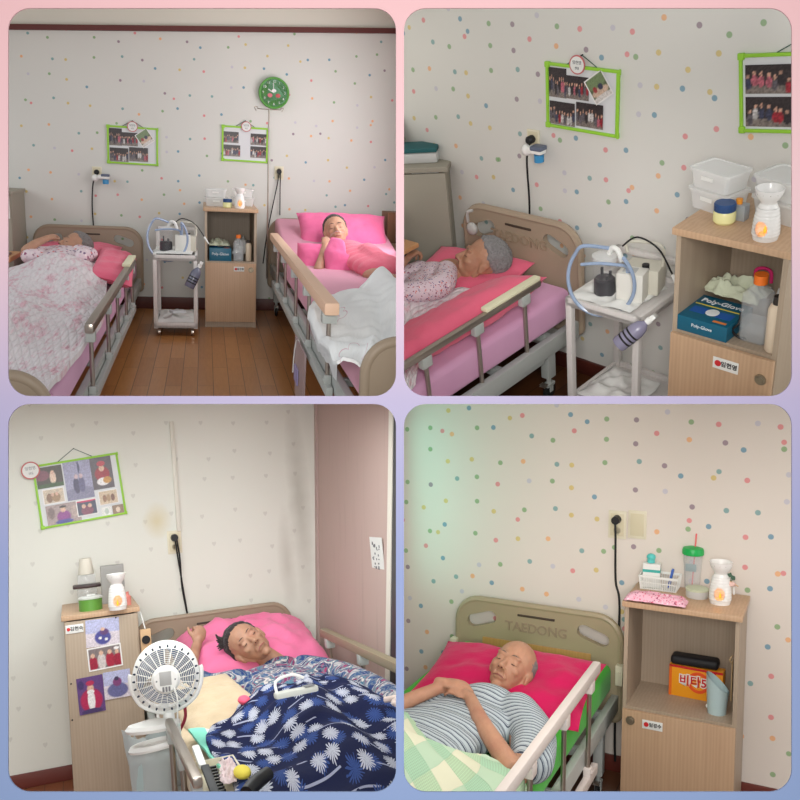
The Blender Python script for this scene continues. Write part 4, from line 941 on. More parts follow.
# infusion pole hung on the bed
a = R.on(1, 269, 109, -.35); b_ = R.on(1, 267, 232, -.35)
t = thing(R, 'infusion_pole', 'thin steel infusion pole with hooks at the head of the raised bed (upper left)', 'pole', (a.x, -.35, 0))
build(MB().cyl((0, 0, .35), (0, 0, a.z), .007, n=10), 'pole', STEEL, t)
m = MB().tube([(-.11, 0, a.z-.02), (-.125, 0, a.z+.01), (-.10, 0, a.z+.012), (-.09, 0, a.z-.002), (.09, 0, a.z-.002), (.10, 0, a.z+.012), (.125, 0, a.z+.01), (.11, 0, a.z-.02)], .004, 6, sm=3); build(m, 'hooks', STEEL, t)
# locker at the left edge, table arm, box at the right
LOCK = plain('locker_grey', (158, 152, 138), .6, bump=.2, bs=200); lk = R.on(1, 19, 190, -.35); cabinet(R, 'grey locker at the left edge beside the quilt-covered bed (upper left)', (lk.x-.62, -.6, 0), .60, .58, lk.z+.0, .3, closed=True, name='locker', kw='locker', mt=LOCK, front=LOCK, side=LOCK)
tag(build(MB().box((-.09, -.002, -.12), (.09, 0, .12)), 'notice_sheet', PAPER, None, R, loc=(lk.x-.12, -.622, lk.z-.10)), 'white notice sheet on the locker front at the left edge (upper left)', 'notice')
q = R.on(1, 14, 258, -1.2); t = thing(R, 'overbed_table', 'wooden overbed table end reaching in at the left edge (upper left)', 'table', (q.x-.2, -1.2, q.z-.02)); build(MB().box((-.3, -.25, 0), (.2, .3, .04), .01), 'tabletop', woodm('table_wood', (196, 140, 92), (214, 164, 116)), t); build(MB().box((-.3, -.02, -.06), (.1, .06, 0), .004), 'support_arm', DARK, t)
q = R.on(1, 386, 212, -.45); t = thing(R, 'cardboard_box', 'brown cardboard box at the right edge beyond the raised bed (upper left)', 'box', (q.x, -.55, 0))
bx = build(MB().box((0, 0, q.z-.27), (.5, .3, q.z), .003), 'carton', plain('brown_card', (112, 82, 58), .8), t); build(MB().box((.03, .02, 0), (.45, .28, q.z-.27)), 'stand', OAK, t)
# hanging bag at the bed side
q = R.on(0, 304, 345, .60); t = thing(R, 'drainage_bag', 'clear drainage bag tied to the side of the raised bed (upper left)', 'bag', (.585, q.y, q.z))
def fn(u, v): return (-.012*math.sin(u*PI)*math.sin(v*PI)-.01, (u-.5)*.55*(1-.15*v), .0-v*.34)
m = MB().grid(fn, 12, 12); build(m, 'bag', plain('bag_film', (196, 176, 178), .3, alpha=.55), t, solid=.01)
build(MB().tube([(0, .1, .0), (-.01, .17, -.01), (-.02, .19, -.08), (-.03, .16, -.2)], .004, 8, sm=5), 'strap', FROST, t); build(MB().box((-.03, -.08, -.22), (-.022, .1, -.13)), 'printed_label', plain('label_violet', (150, 140, 180), .5), t)
end(R)

# ================================================================== UPPER RIGHT: bed, cart and cabinet seen from close by
end_ = None; start(); R = TR
WP2 = wallpaper('dotted_wallpaper', (221, 219, 213), .135, .0125, .75)
struct(build(MB().box((-2.3, 0, 0), (1.6, .06, 2.35)), 'wall_upper_right_back', WP2, None, R))
struct(build(MB().box((-2.3, -1.6, -.05), (1.6, .06, 0)), 'floor_upper_right', floorm('dark_wood_floor', (62, 34, 20), (104, 62, 34)), None, R))
struct(build(MB().box((-2.3, -.018, 0), (1.6, 0, .085), .003), 'baseboard_upper_right', plain('baseboard_maroon', (84, 38, 30), .45), None, R))
b3 = bed(R, 'bed with taupe headboard and lilac mattress, seen from its right side (upper right)', (-.775, -.10, 0), .70, 1.95, .555, .865, .17, LILAC, zhb=.30, leg_y=(.20,), letters='TAEDONG')
guard_rail(b3, .69, -.27, -1.6, .70, .30, 4, sgn=1, posts=[-.385, -.72, -1.06, -1.42], w=.032, h=.034, pad=(-.27, -.66, plain('cream_foam', (226, 222, 190), .8)))
pillow(R, 'rose pink pillow under the head beside the taupe headboard (upper right)', ROSE, frameT((-.60, -.32, .60), y=(-.12, 1, 0), z=(0, -.15, 1)), .60, .38, .12, seed=21)
pillow(R, 'long rose pink pillow propped along the steel rail of the lilac mattress (upper right)', ROSE, frameT((-.25, -.80, .645), y=(.05, 1, .02), z=(-.35, 0, 1)), .30, 1.0, .16, seed=23)
hT = headT(R, 476, 260, 2, .70, (-.62, -.50, .50), (.50, .62, .50), .265)
FL3 = floralm('purple_flower_print', [(140, 70, 100), (226, 200, 206), (96, 80, 130), (206, 100, 90), (236, 226, 226), (170, 120, 140)], (222, 204, 212), 85)
def sp(m):
    for k in range(5): m.ell((-.66+.01*k, -.49-.09*k, .64-.015*k), (.13, .09, .07), 14)
    chain(m, [(-.60, -.47, .67), (-.50, -.62, .68), (-.56, -.78, .70), (-.62, -.80, .70)], [.06, .062, .05, .045]); chain(m, [(-.76, -.5, .65), (-.82, -.66, .65)], [.055, .045])
HG2 = cloth('grey_hair_fine', (158, 156, 156), (112, 108, 108), wr=.9, sc=80)
SKd = skin('skin_tan', (186, 138, 110))
sleeper(R, 'elderly person with short grey hair lying turned away in a flowered top (upper right)', hT, (-.64, -.46, .64), (-.66, -.75, .58), (-.62, -1.3, .56), (.11, .06),
        [([(-.52, -.62, .68), (-.60, -.80, .705), (-.72, -.70, .73), (-.76, -.60, .745)], [.04, .036, .028, .022])], HG2, BROW, SKd, FL3, sp, .005,
        hands=[(frameT((-.77, -.58, .745), y=(.0, .8, .25), z=(-.3, -.2, 1)) @ Matrix.Scale(.9, 4), -1, (40, 55, 45)), (frameT((-.84, -.68, .70), y=(.35, .7, .3), z=(-.3, -.2, 1)) @ Matrix.Scale(.9, 4), 1, (40, 55, 45))])
H3 = bumps(.60, [(-.62, -.95, .2, .4, .09), (-.6, -1.5, .2, .5, .08)])
drape(R, 'quilt', 'white quilt with pink blotches turned back below the chest (upper right)', 'quilt', quiltm('white_pink_quilt_close', (236, 228, 230), (222, 140, 160), 40, .6, 2.),
      [(380, 275), (372, 300), (370, 330), (372, 370), (380, 400)], [(482, 283), (448, 300), (425, 322), (417, 350), (414, 366)], .66, H3, 70, 80, .014, edge=(-.80, -.12), amp=.009, fs=5, uvs=(1, 1.), seed=4, foldn=4)
# cart with the suction pump
p = R.on(2, 565, 297, .70)
cart(R, 'white grained cart with the suction pump beside the bed (upper right)', (p.x, p.y, 0), .39, .42, .70, .032, hh=.10, zl=.16)
ct = Vector((p.x, p.y, .70))
rag(R, ct+Vector((.17, .16, -.008)), .32, .28, .04, 'crumpled white paper towel under the suction pump (upper right)', seed=14)
rag(R, ct+Vector((.17, .2, -.555)), .28, .30, .06, 'crumpled white cloth on the lower cart tray (upper right)', seed=16)
suction(R, 'suction pump with a dark-stained jar and looped blue hose (upper right)', ct+Vector((.205, .13, .005)), 1.0, yaw=.25)
sprT = frameT(tuple(ct+Vector((.345, -.09, -.10))), y=(.3, -1, .3), z=(.55, .45, .62)); spray(R, 'lilac spray bottle with dark bands hooked on the cart edge (upper right)', None, .95, T=sprT, body=(140, 136, 160))
# cabinet
HC = 1.22; c0 = R.on(2, 672, 227.5, HC); CW = R.on(1, 791, 247, c0.y).x-c0.x-.02; CD = min(.42, -c0.y-.02); SZ = R.on(1, 667, 328, c0.y).z
cabinet(R, 'oak cabinet with an open shelf of bottles and a glove box (upper right)', (c0.x+.012, c0.y+.015, 0), CW, CD, HC, SZ, sticker=(.245, SZ-.085, .105, .05, '\uc784\ud604\uc601'), knob_right=True, kdz=.10)
def cb(px, py, z): q = R.on(2, px, py, z); return Vector((q.x, q.y, z))
zt = HC
tub(R, cb(714, 210, zt)+Vector((0, .03, 0)), .19, .13, .085, 'lower frosted tub of the labelled stack on the cabinet top (upper right)', 'tubs on the cabinet top (upper right)', yaw=-.25)
tub(R, cb(714, 210, zt)+Vector((0, .03, .083)), .19, .13, .08, 'upper frosted tub with a white label on the cabinet top (upper right)', 'tubs on the cabinet top (upper right)', yaw=-.25)
tub(R, cb(775, 224, zt)+Vector((0, .08, 0)), .2, .15, .085, 'lower frosted tub behind the oil burner (upper right)', 'tubs on the cabinet top (upper right)', yaw=-.25)
tub(R, cb(775, 224, zt)+Vector((0, .08, .083)), .2, .15, .08, 'upper frosted tub behind the oil burner (upper right)', 'tubs on the cabinet top (upper right)', yaw=-.25)
jelly(R, cb(724, 222, zt), 1.02, 'ointment jar with a dark blue lid on the cabinet top (upper right)')
t = thing(R, 'medicine_box', 'small silver box with an orange cap on the cabinet top (upper right)', 'box', cb(740, 219, zt)); build(MB().box((-.025, -.02, 0), (.025, .02, .06), .003), 'carton', plain('silver_card', (170, 176, 182), .4, .4), t); build(MB().cyl((-.008, 0, .06), (-.008, 0, .078), .012, n=14), 'orange_cap', plain('orange_cap_b', (232, 150, 50), .4), t)
oil_burner(R, cb(765, 238, zt), 1.12, 'white ceramic oil burner with a lit candle on the cabinet top (upper right)')
zs = SZ; print('TRcab', c0, CW, CD, SZ)
glovebox(R, (c0.x+.032, c0.y+.015, zs), .21, .20, .065, 'teal disposable glove box labelled Poly-Glove on the cabinet shelf (upper right)', yaw=0)
rag(R, (c0.x+.15, c0.y+.25, zs+.075), .24, .13, .09, 'folded pale green cloth behind the teal glove box (upper right)', cloth('pale_green_cloth2', (206, 212, 186)), seed=22)
tag(build(MB().tube([(-.03, 0, 0), (-.03, 0, .03), (0, 0, .045), (.03, 0, .035), (.035, 0, -.01)], .007, 8, sm=4), 'pink_strap', plain('hot_pink', (214, 40, 110), .6), None, R, loc=(c0.x+.23, c0.y+.30, zs+.15)), 'bright pink strap sticking up behind the teal glove box (upper right)', 'strap')
jug(R, (c0.x+.315, c0.y+.10, zs), 1.2, 'clear water bottle with an orange cap on the cabinet shelf (upper right)')
lotion(R, (c0.x+.405, c0.y+.06, zs), 1.22, 'cream lotion bottle with a dark cap beside the clear bottle (upper right)')
rag(R, (c0.x+.37, c0.y+.30, zs), .13, .12, .26, 'clear bag of white pads behind the bottles (upper right)', FROST, seed=26, name='plastic_bag', cat_='bag')
tag(build(MB().tube([(0, 0, .09), (.01, -.03, .06), (-.01, -.04, .03), (.015, -.03, .0), (.04, -.03, .004)], .005, 8, sm=4), 'loose_cable', DARK, None, R, loc=(c0.x+.25, c0.y+.10, zs+.006)), 'loose black cord between the glove box and the clear bottle (upper right)', 'cord')
# wall
boardA(R, R.on(1, 548, 125.5, 0), .395, .295, 'green-framed picture board with five photographs above the bed (upper right)', rot=.02, tag_at=(.46, 1.02), tagr=.042, th=.014, cordh=.045)
q = R.on(1, 741, 131.5, 0); t = picture_board(R, q, .50, .30, 'green-framed picture board cut by the right edge with two photographs (upper right)', rot=-.10, tag_at=(.9, 1.0), tagr=.04, th=.014)
for i, (x0, x1, z0, z1) in enumerate(((.05, .52, .50, .86), (.05, .52, .08, .46))):
    bl, dk = crowd(51+i); photo_print(t, x0*.5, x1*.5, z0*.30, z1*.30, bl, dk, y=-.009, seed=i, nz=.2, res=36)
q = R.on(1, 534, 138, 0)
charger_set(R, q.z, q.x, 1.0, ('wall outlet above the taupe headboard (upper right)', 'round black plug in the outlet above the headboard (upper right)', 'white electric mosquito repeller with a blue refill above the headboard (upper right)'))
cable(R, [(q.x, -.03, q.z-.01), (q.x-.03, -.025, q.z-.10), (q.x-.035, -.015, q.z-.3), (q.x-.04, -.012, .85)], .005, 'black cable hanging from the outlet to the headboard (upper right)')
# locker with things on top
a = R.on(1, 452, 163, -.02); b_ = R.on(2, 404, 165, a.z); dv = (a-b_); dv.z = 0; yw = math.atan2(dv.y, dv.x); lw = .60; lo_ = a-dv.normalized()*lw
cabinet(R, 'grey locker at the left with a taped notice (upper right)', (lo_.x+.02*dv.normalized().y*0, lo_.y-.05, 0), lw, .12, a.z, .3, yaw=yw, closed=True, name='locker', kw='locker', mt=LOCK, front=LOCK, side=LOCK)
nrm = Vector((math.sin(yw), -math.cos(yw), 0)); q = R.onp(426, 181, a+nrm*.0235, nrm); tag(build(MB().box((-.075, -.002, -.06), (.075, 0, .06)), 'notice_sheet', PAPER, None, R, loc=tuple(q), yaw=yw), 'printed notice taped on the grey locker (upper right)', 'notice')
m = MB()
for k in range(7): m.box((-.05, -.0028, .04-k*.012), (-.05+.04+.05*((k*37) % 10)/10, -.002, .043-k*.012))
nt = bpy.data.objects['notice_sheet.001' if 'notice_sheet.001' in bpy.data.objects else 'notice_sheet']; build(m, 'printed_lines', GINK, nt)
q = R.on(2, 420, 160, a.z); tag(build(MB().box((-.12, -.08, 0), (.10, .06, .055), .012), 'wipes_pack', FROST, None, R, loc=(q.x, q.y+.02, a.z), yaw=yw), 'clear pack of white wipes on the locker (upper right)', 'pack')
tag(build(MB().box((-.12, -.075, .057), (.10, .055, .082), .006), 'teal_pouch', plain('teal_pouch', (28, 92, 96), .5), None, R, loc=(q.x, q.y+.02, a.z), yaw=yw), 'flat teal pouch lying on the wipes pack (upper right)', 'pouch')
q = R.on(1, 409, 248, -.55); t = thing(R, 'overbed_table', 'wooden overbed table end at the left edge (upper right)', 'table', (q.x-.2, -.60, q.z-.01)); build(MB().box((-.2, -.1, 0), (.225, .1, .025), .008), 'tabletop', woodm('table_wood', (196, 140, 92), (214, 164, 116)), t); build(MB().box((-.2, -.03, -.05), (.2, .03, 0), .004), 'support_arm', DARK, t)
tag(build(MB().ell((0, -.006, 0), (.035, .02, .035), 20).tube([(-.03, 0, .03), (-.02, -.01, .09), (.01, 0, .10)], .008, 8, sm=3), 'call_bell', plain('bell_grey', (188, 186, 182), .4), None, R, loc=(-.705, -.135, .76)), 'small grey call bell hooked in the left headboard grip (upper right)', 'bell')
end(R)

# ================================================================== LOWER LEFT: bed with the navy blanket, fan and photo cabinet
start(); R = BL
t_ = NT('heart_wallpaper', .75, 0, .2); v_ = t_.co(); p_ = t_.n('ShaderNodeCombineXYZ', X=t_.n('ShaderNodeSeparateXYZ', 0, Vector=v_), Y=t_.n('ShaderNodeSeparateXYZ', 2, Vector=v_), Z=0.)
vo = t_.t.nodes.new('ShaderNodeTexVoronoi'); vo.voronoi_dimensions = '2D'; t_.set(vo.inputs['Vector'], p_); vo.inputs['Scale'].default_value = 4.6; vo.inputs['Randomness'].default_value = .45
vp = t_.n('ShaderNodeVectorMath', operation='SUBTRACT', i0=p_, i1=vo.outputs['Position']); vp = t_.map(vp, scale=(72, 72, 1))
x_ = t_.n('ShaderNodeSeparateXYZ', 0, Vector=vp); y_ = t_.n('ShaderNodeSeparateXYZ', 1, Vector=vp)
yy = t_.m('SUBTRACT', y_, t_.m('MULTIPLY', t_.m('SQRT', t_.m('ABSOLUTE', x_)), .85)); rr = t_.m('ADD', t_.m('MULTIPLY', x_, x_), t_.m('MULTIPLY', yy, yy))
hm = t_.m('LESS_THAN', rr, 1.); c_ = t_.mix(t_.noise(p_, 1.1, 2), (222, 222, 212), (230, 230, 222)); c_ = t_.mix(t_.m('MULTIPLY', hm, .32), c_, (176, 172, 166))
def smudge(cx, cz, rx, rz, a, col, c):
    q = t_.map(p_, scale=(1/rx, 1/rz, 1), loc=(-cx/rx, -cz/rz, 0)); d = t_.n('ShaderNodeVectorMath', 1, operation='LENGTH', i0=q)
    f = t_.n('ShaderNodeMapRange', Value=t_.m('ADD', d, t_.m('MULTIPLY', t_.noise(p_, 9, 4), .5)), From_Min=.35, From_Max=1.25, To_Min=a, To_Max=0.)
    return t_.mix(f, c, col)
q = R.on(1, 157, 521, 0); c_ = smudge(q.x, q.z,   .10, .13, .55, (206, 188, 132), c_)
q = R.on(1, 302, 500, 0); c_ = smudge(q.x-.02, q.z, .09, .8, .42, (150, 144, 132), c_)
q = R.on(1, 287, 560, 0); c_ = smudge(q.x, q.z, .07, .4, .35, (160, 152, 140), c_)
t_.base(c_); t_.bump(t_.noise(v_, 220, 2), .12, .002); WP3 = t_.mat
xc = R.on(1, 316, 560, 0).x
A_ = [R.on(1, 315.5, 402, 0), R.on(1, 318, 690, 0)]; nS = (A_[0]-A_[1]).cross(Vector((0, 1, 0))).normalized()
cxz = lambda z: A_[1].x+(A_[0].x-A_[1].x)*(z-A_[1].z)/(A_[0].z-A_[1].z)        # the corner stands very slightly out of plumb
struct(build(MB().plate([(-2.2, 0), (cxz(0), 0), (cxz(3), 3), (-2.2, 3)], .06), 'wall_lower_left_back', WP3, None, R))
t_ = NT('mauve_wallpaper', .7, 0, .2); v_ = t_.co(); st = t_.noise(t_.map(v_, scale=(1, 7, .6)), 3, 4); k_ = t_.n('ShaderNodeMapRange', Value=st, From_Min=.55, From_Max=.75, To_Min=0., To_Max=.35)
t_.base(t_.mix(k_, (192, 168, 160), (168, 146, 138))); t_.bump(t_.noise(v_, 200, 2), .15, .002)
B_ = [R.onp(390.5, 402, A_[0], nS), R.onp(386.5, 690, A_[0], nS)]; byz = lambda z: B_[1].y+(B_[0].y-B_[1].y)*(z-B_[1].z)/(B_[0].z-B_[1].z)
def leaning(y0, y1, d0, d1):
    V = [(cxz(z)+d, y(z), z) for z in (0, 3) for d in (d0, d1) for y in (y0, y1)]
    return MB().add(V, [(0, 1, 3, 2), (4, 6, 7, 5), (0, 4, 5, 1), (2, 3, 7, 6), (0, 2, 6, 4), (1, 5, 7, 3)])
struct(build(leaning(lambda z: .0, byz, 0, .06), 'wall_lower_left_side', t_.mat, None, R))
struct(build(MB().box((-2.2, -4.5, -.05), (xc, .06, 0)), 'floor_lower_left', floorm('wood_floor_brown', (104, 58, 34), (156, 92, 54)), None, R))
struct(build(MB().box((-2.2, -.018, 0), (xc, 0, .09), .003), 'baseboard_lower_left', plain('baseboard_red', (104, 44, 34), .45), None, R))
struct(build(leaning(lambda z: 0, lambda z: -.06, -.012, 0), 'trim_2', plain('corner_mauve', (188, 164, 158), .6), None, R))
ya = -1.55
w1 = thing(R, 'window_1', '', '', (xc, ya, 0)); del w1['label']; del w1['category']; struct(w1)
m = leaning(lambda z: byz(z), lambda z: byz(z)-.07, -.01, .05); m.v = [v-Vector((xc, ya, 0)) for v in m.v]; build(m, 'window_frame', plain('window_frame_cream', (226, 220, 208), .5), w1); m = leaning(lambda z: byz(z)-.07, lambda z: byz(z)-.07-.10*max(0, 1.6-z), -.005, .03); m.v = [v-Vector((xc, ya, 0)) for v in m.v]; build(m, 'window_seal', plain('window_black', (60, 60, 64), .4), w1)
q = R.onp(379, 560, A_[0], nS); s_ = tag(build(MB().box((-.004, -.11, -.14), (-.001, .11, .13)), 'paper_note', PAPER, None, R, loc=(q.x, q.y+.02, q.z)), 'small paper with a drawing taped on the mauve wall (lower left)', 'note')
m = MB(); rnd = random.Random(3)
for k in range(26): y, z = rnd.uniform(-.07, .07), rnd.uniform(-.06, .09); m.box((-.0055, y, z), (-.004, y+.008+rnd.random()*.014, z+.004+rnd.random()*.012))
build(m, 'pencil_marks', GINK, s_)
m = MB()
for k in range(4): m.box((-.0055, -.08+k*.04, -.12), (-.004, -.055+k*.04, -.10))
build(m, 'red_marks', plain('orange_print', (226, 130, 60), .5), s_)
a = R.on(1, 179, 421, 0); b_ = R.on(1, 179, 531, 0); tag(build(MB().bar((0, -.008, a.z-b_.z), (0, -.008, 0), .028, .026, .003, up=(0, 1, 0)), 'cable_trunking', plain('raceway_white', (218, 214, 202), .4), None, R, loc=(b_.x, 0, b_.z)), 'white vertical cable cover strip on the wall (lower left)', 'cable cover')
q = R.on(1, 174.5, 542, 0); outlet(R, (q.x, 0, q.z), .095, .155, 'yellowed wall outlet below the white cable cover (lower left)', 2)
tag(build(MB().cyl((0, 0, 0), (0, -.04, 0), .026, .022, 18), 'round_plug', DARK, None, R, loc=(q.x, -.011, q.z+.03)), 'black plug in the yellowed outlet (lower left)', 'plug')
for k, dx in enumerate((0, .012)): cable(R, [(q.x+dx, -.045, q.z+.02), (q.x+dx+.012, -.04, q.z-.12), (q.x+.03-dx*.4, -.03, q.z-.3), (q.x+.05, -.03, q.z-.52), (q.x+.05, -.05, .8)], .0055, ('left' if k == 0 else 'right')+' strand of the black cord hanging behind the headboard (lower left)')
# picture board
ql = R.on(1, 36, 532, 0); qr = R.on(1, 119, 518, 0); bw = .54; bh = .42
t = picture_board(R, (R.on(1, 41.5, 529.5, 0)), bw, bh, 'tilted green-framed board covered with family photographs (lower left)', rot=-.0, tag_at=(-.02, .93), tagr=.058, th=.014, cordh=.07)
t.matrix_world = R.M @ Matrix.Translation(R.on(1, 41.5, 529.5, 0)) @ Matrix.Rotation(-.088, 4, 'Y')
red, pur, skn, wht, gry = (170, 40, 60), (130, 50, 130), (206, 168, 146), (226, 222, 222), (120, 120, 130)
ph = [((.03, .33, .62, .95), (70, 60, 56), [(.62, .45, .12, .3, (216, 190, 170)), (.62, .7, .07, .1, skn), (.2, .6, .3, .25, (120, 70, 84)), (.5, .1, .8, .1, (60, 84, 50))]),
      ((.345, .66, .36, .985), (150, 148, 176), [(.5, .1, .8, .2, (126, 124, 150)), (.4, .35, .12, .2, (70, 66, 96)), (.6, .36, .12, .2, (96, 92, 126)), (.42, .58, .07, .06, (190, 166, 170)), (.6, .58, .07, .06, (190, 166, 170)), (.55, .8, .04, .16, (80, 80, 110))]),
      ((.66, .91, .46, .99), (92, 84, 90), [(.5, .45, .35, .22, (150, 40, 54)), (.5, .62, .13, .1, skn), (.5, .76, .2, .08, (176, 60, 74)), (.5, .22, .3, .12, wht), (.7, .25, .2, .1, (190, 140, 70))]),
      ((.07, .32, .36, .60), (196, 180, 160), [(.3, .4, .14, .3, (130, 100, 80)), (.6, .4, .2, .3, (150, 120, 90)), (.45, .6, .07, .12, skn), (.65, .62, .07, .12, skn)]),
      ((.70, .93, .20, .43), (196, 176, 150), [(.3, .45, .1, .25, (140, 104, 80)), (.5, .45, .1, .25, (160, 130, 100)), (.72, .45, .1, .25, (120, 84, 70))]),
      ((.08, .47, .03, .34), (156, 138, 136), [(.5, .35, .2, .3, pur), (.5, .7, .08, .14, skn), (.5, .1, .26, .12, (60, 60, 140)), (.15, .6, .1, .3, (120, 100, 100)), (.85, .55, .12, .3, (176, 156, 150)), (.5, .85, .1, .06, (40, 36, 40))]),
      ((.43, .67, .09, .34), (60, 62, 86), [(.5, .3, .3, .3, (120, 60, 84)), (.35, .6, .1, .13, skn), (.65, .6, .1, .13, skn), (.5, .93, .6, .08, (190, 40, 90))]),
      ((.71, .83, .03, .17), (222, 222, 218), [(.5, .5, .2, .35, (180, 190, 180))]), ((.84, .97, .02, .17), (140, 116, 96), [(.5, .5, .2, .3, (210, 190, 170))])]
for i, ((x0, x1, z0, z1), bg, bl) in enumerate(ph): photo_print(t, x0*bw, x1*bw, z0*bh, z1*bh, bl, bg, y=-.008-.0006*i, seed=i, nz=.12, border=.006 if i in (3, 4, 6) else 0, res=36)

# cabinet with photographs on its side, and its things
c0 = R.on(2, 61, 617, 1.1); cw = .41; cdp = .74
c4 = cabinet(R, 'grey oak cabinet with four photographs taped on it (lower left)', (c0.x+.012, c0.y+.015, 0), cw, cdp, 1.1, .4, closed=True, sticker=None)
m = MB().box((.008, -.0215, 1.0), (.105, -.020, 1.048), .0005); s = build(m, 'name_sticker', PAPER, c4); build(MB().cyl((.024, -.0215, 1.024), (.024, -.0222, 1.024), .010, n=20), 'red_dot', RED, s); text('\uae40\ud604\uc219', .026, s, INK, onface(.068, -.0222, 1.024), bold=.0005)
lil = lambda u, v: (176, 178, 210) if v > .5 else (206, 196, 204)
sc_ = [((.115, .30, .905, 1.06), lil, [(.5, .32, .24, .26, (70, 70, 140)), (.55, .52, .13, .12, (90, 60, 110)), (.5, .62, .06, .07, skn), (.42, .3, .05, .05, wht), (.6, .25, .05, .05, wht)], 0),
       ((.118, .305, .775, .905), (120, 108, 108), [(.15, .3, .14, .3, (150, 30, 56)), (.4, .35, .13, .35, (196, 186, 184)), (.65, .35, .13, .35, (160, 36, 60)), (.88, .3, .14, .3, (150, 30, 56)), (.15, .65, .06, .1, skn), (.4, .72, .06, .1, skn), (.65, .7, .06, .1, skn), (.86, .66, .06, .1, skn), (.86, .82, .08, .07, wht)], .007),
       ((.052, .195, .54, .745), (90, 60, 116), [(.5, .35, .42, .32, (166, 30, 76)), (.5, .35, .14, .3, wht), (.5, .68, .13, .1, skn), (.5, .82, .16, .07, (170, 40, 80)), (.5, .58, .14, .06, wht), (.5, .05, .4, .08, (60, 40, 90)), (.15, .8, .12, .12, (60, 44, 96))], .0),
       ((.195, .345, .60, .755), lil, [(.5, .3, .38, .26, (96, 96, 140)), (.5, .6, .16, .16, (120, 60, 110)), (.48, .72, .08, .08, (60, 50, 80))], 0)]
for i, ((x0, x1, z0, z1), bg, bl, bd) in enumerate(sc_): photo_print(c4, x0, x1, z0, z1, bl, bg, y=-.0212-.0006*i, seed=20+i, border=bd, rot=(-.02, .05, .04, .02)[i], res=40)
m = MB()
for x, z in ((.02, .72), (.015, .52), (.285, 1.055), (.36, .62)): m.ell((x, -.0205, z), (.005, .002, .005), 8)
for k in range(1): build(m, 'screw_caps', DARK, c4)
def cb(px, py, z): q = R.on(2, px, py, z); return Vector((q.x, q.y, z))
zt = 1.1
t = thing(R, 'food_tub', 'round green tub with a clear lid on the photo cabinet (lower left)', 'tub', cb(91, 610, zt)); build(MB().lathe([(0, 0), (.066, 0), (.067, .065), (.062, .068)], n=32), 'tub_body', plain('olive_green_tub', (96, 150, 62), .45), t); build(MB().lathe([(.063, .066), (.07, .068), (.07, .078), (.06, .084), (0, .084)], n=32), 'clear_lid', FROST, t); rg = build(MB().box((-.02, -.02, .085), (.03, .01, .093), .003), 'folded_wrap', PAPER, t)
t = thing(R, 'container_stack', 'clear container with a dark brown lid behind the green tub (lower left)', 'container', cb(88, 604, zt)); t.location; m = MB().box((-.06, -.06, 0), (.06, .06, .105), .01); build(m, 'container_body', CLEAR, t); build(MB().box((-.085, -.07, .105), (.085, .07, .125), .008), 'brown_lid', plain('brown_lid', (58, 38, 38), .4), t)
p0 = cb(88, 604, zt)+Vector((0, 0, .127)); tag(build(MB().box((-.055, -.05, 0), (.055, .05, .06), .01), 'clear_cup', CLEAR, None, R, loc=p0), 'square clear cup on the dark brown lid (lower left)', 'cup')
tag(build(MB().lathe([(.047, 0), (.049, .004), (.035, .10), (.0, .10)], n=28), 'paper_cup', plain('paper_cup_cream', (226, 220, 206), .6), None, R, loc=p0+Vector((.0, 0, .062))), 'upturned white paper cup topping the container stack (lower left)', 'cup')
tag(build(MB().box((-.07, -.03, 0), (.07, .03, .235), .004), 'grey_carton', plain('grey_carton', (150, 148, 144), .5), None, R, loc=cb(114, 602.5, zt)), 'tall grey carton behind the oil burner (lower left)', 'box')
oil_burner(R, cb(118, 609.5, zt), 1.25, 'white ceramic oil burner with an orange glow on the photo cabinet (lower left)')
tag(build(MB().lathe([(0, 0), (.02, 0), (.02, .05), (.009, .065), (.009, .08), (0, .08)], n=16), 'small_bottle', plain('red_white', (214, 130, 120), .5), None, R, loc=cb(128, 605, zt)), 'small red and white bottle behind the oil burner (lower left)', 'bottle')
t = thing(R, 'call_bell', 'wooden call bell with black button hung at the cabinet edge (lower left)', 'bell', (c0.x+cw+.045, c0.y-.03, .82)); build(MB().box((-.03, -.01, 0), (.03, .01, .15), .004), 'wooden_plate', plain('beige_plate', (206, 170, 130), .6), t); build(MB().cyl((0, -.01, .09), (0, -.02, .09), .024, n=20), 'black_button', DARK, t); build(MB().tube([(0, 0, .15), (-.01, 0, .2), (-.02, 0, .25)], .004, 6), 'string', PAPER, t)
# bed
BEIGE = cloth('beige_fleece', (206, 186, 156), (186, 164, 134), wr=.6, sc=14)
b4 = bed(R, 'bed with a taupe headboard in the mauve corner (lower left)', (.62, -.12, 0), .99, 3.3, .655, .925, .16, BEIGE, zhb=.35, leg_y=(.2,))
guard_rail(b4, -.045, -2.36, -3.25, .80, .42, 3, sgn=-1, w=.034, h=.038)
guard_rail(b4, 1.035, -.78, -3.0, .815, .42, 4, sgn=1, w=.05, h=.05, bar=plain('olive_rail', (140, 128, 104), .4))
PINKP = cloth('candy_pink_pillow', (236, 128, 168), (224, 108, 150), wr=.4, sc=6)
pillow(R, 'candy pink pillow under the head of the dark-haired sleeper (lower left)', PINKP, frameT((1.25, -.62, .70), x=(1, .0, .02), z=(0, -.22, 1)), .88, .80, .36, seed=31)
pillow(R, 'small beige fleece cushion beside the fan (lower left)', BEIGE, frameT((.84, -1.80, .69), x=(1, .1, 0), z=(-.1, -.1, 1)), .38, .85, .13, seed=33)
hT = headT(R, 250, 643, 1, -1.0, (-.10, -.90, .40), (-.72, .25, .62), .30); N0 = hT @ Vector((0, -.14, -.10))
t_ = NT('paisley_shirt', .8, 0, .15); v_ = t_.co(); w_ = t_.n('ShaderNodeVectorMath', operation='ADD', i0=v_, i1=t_.n('ShaderNodeVectorMath', operation='SCALE', i0=t_.noise(v_, 9, 2, 1), Scale=.12))
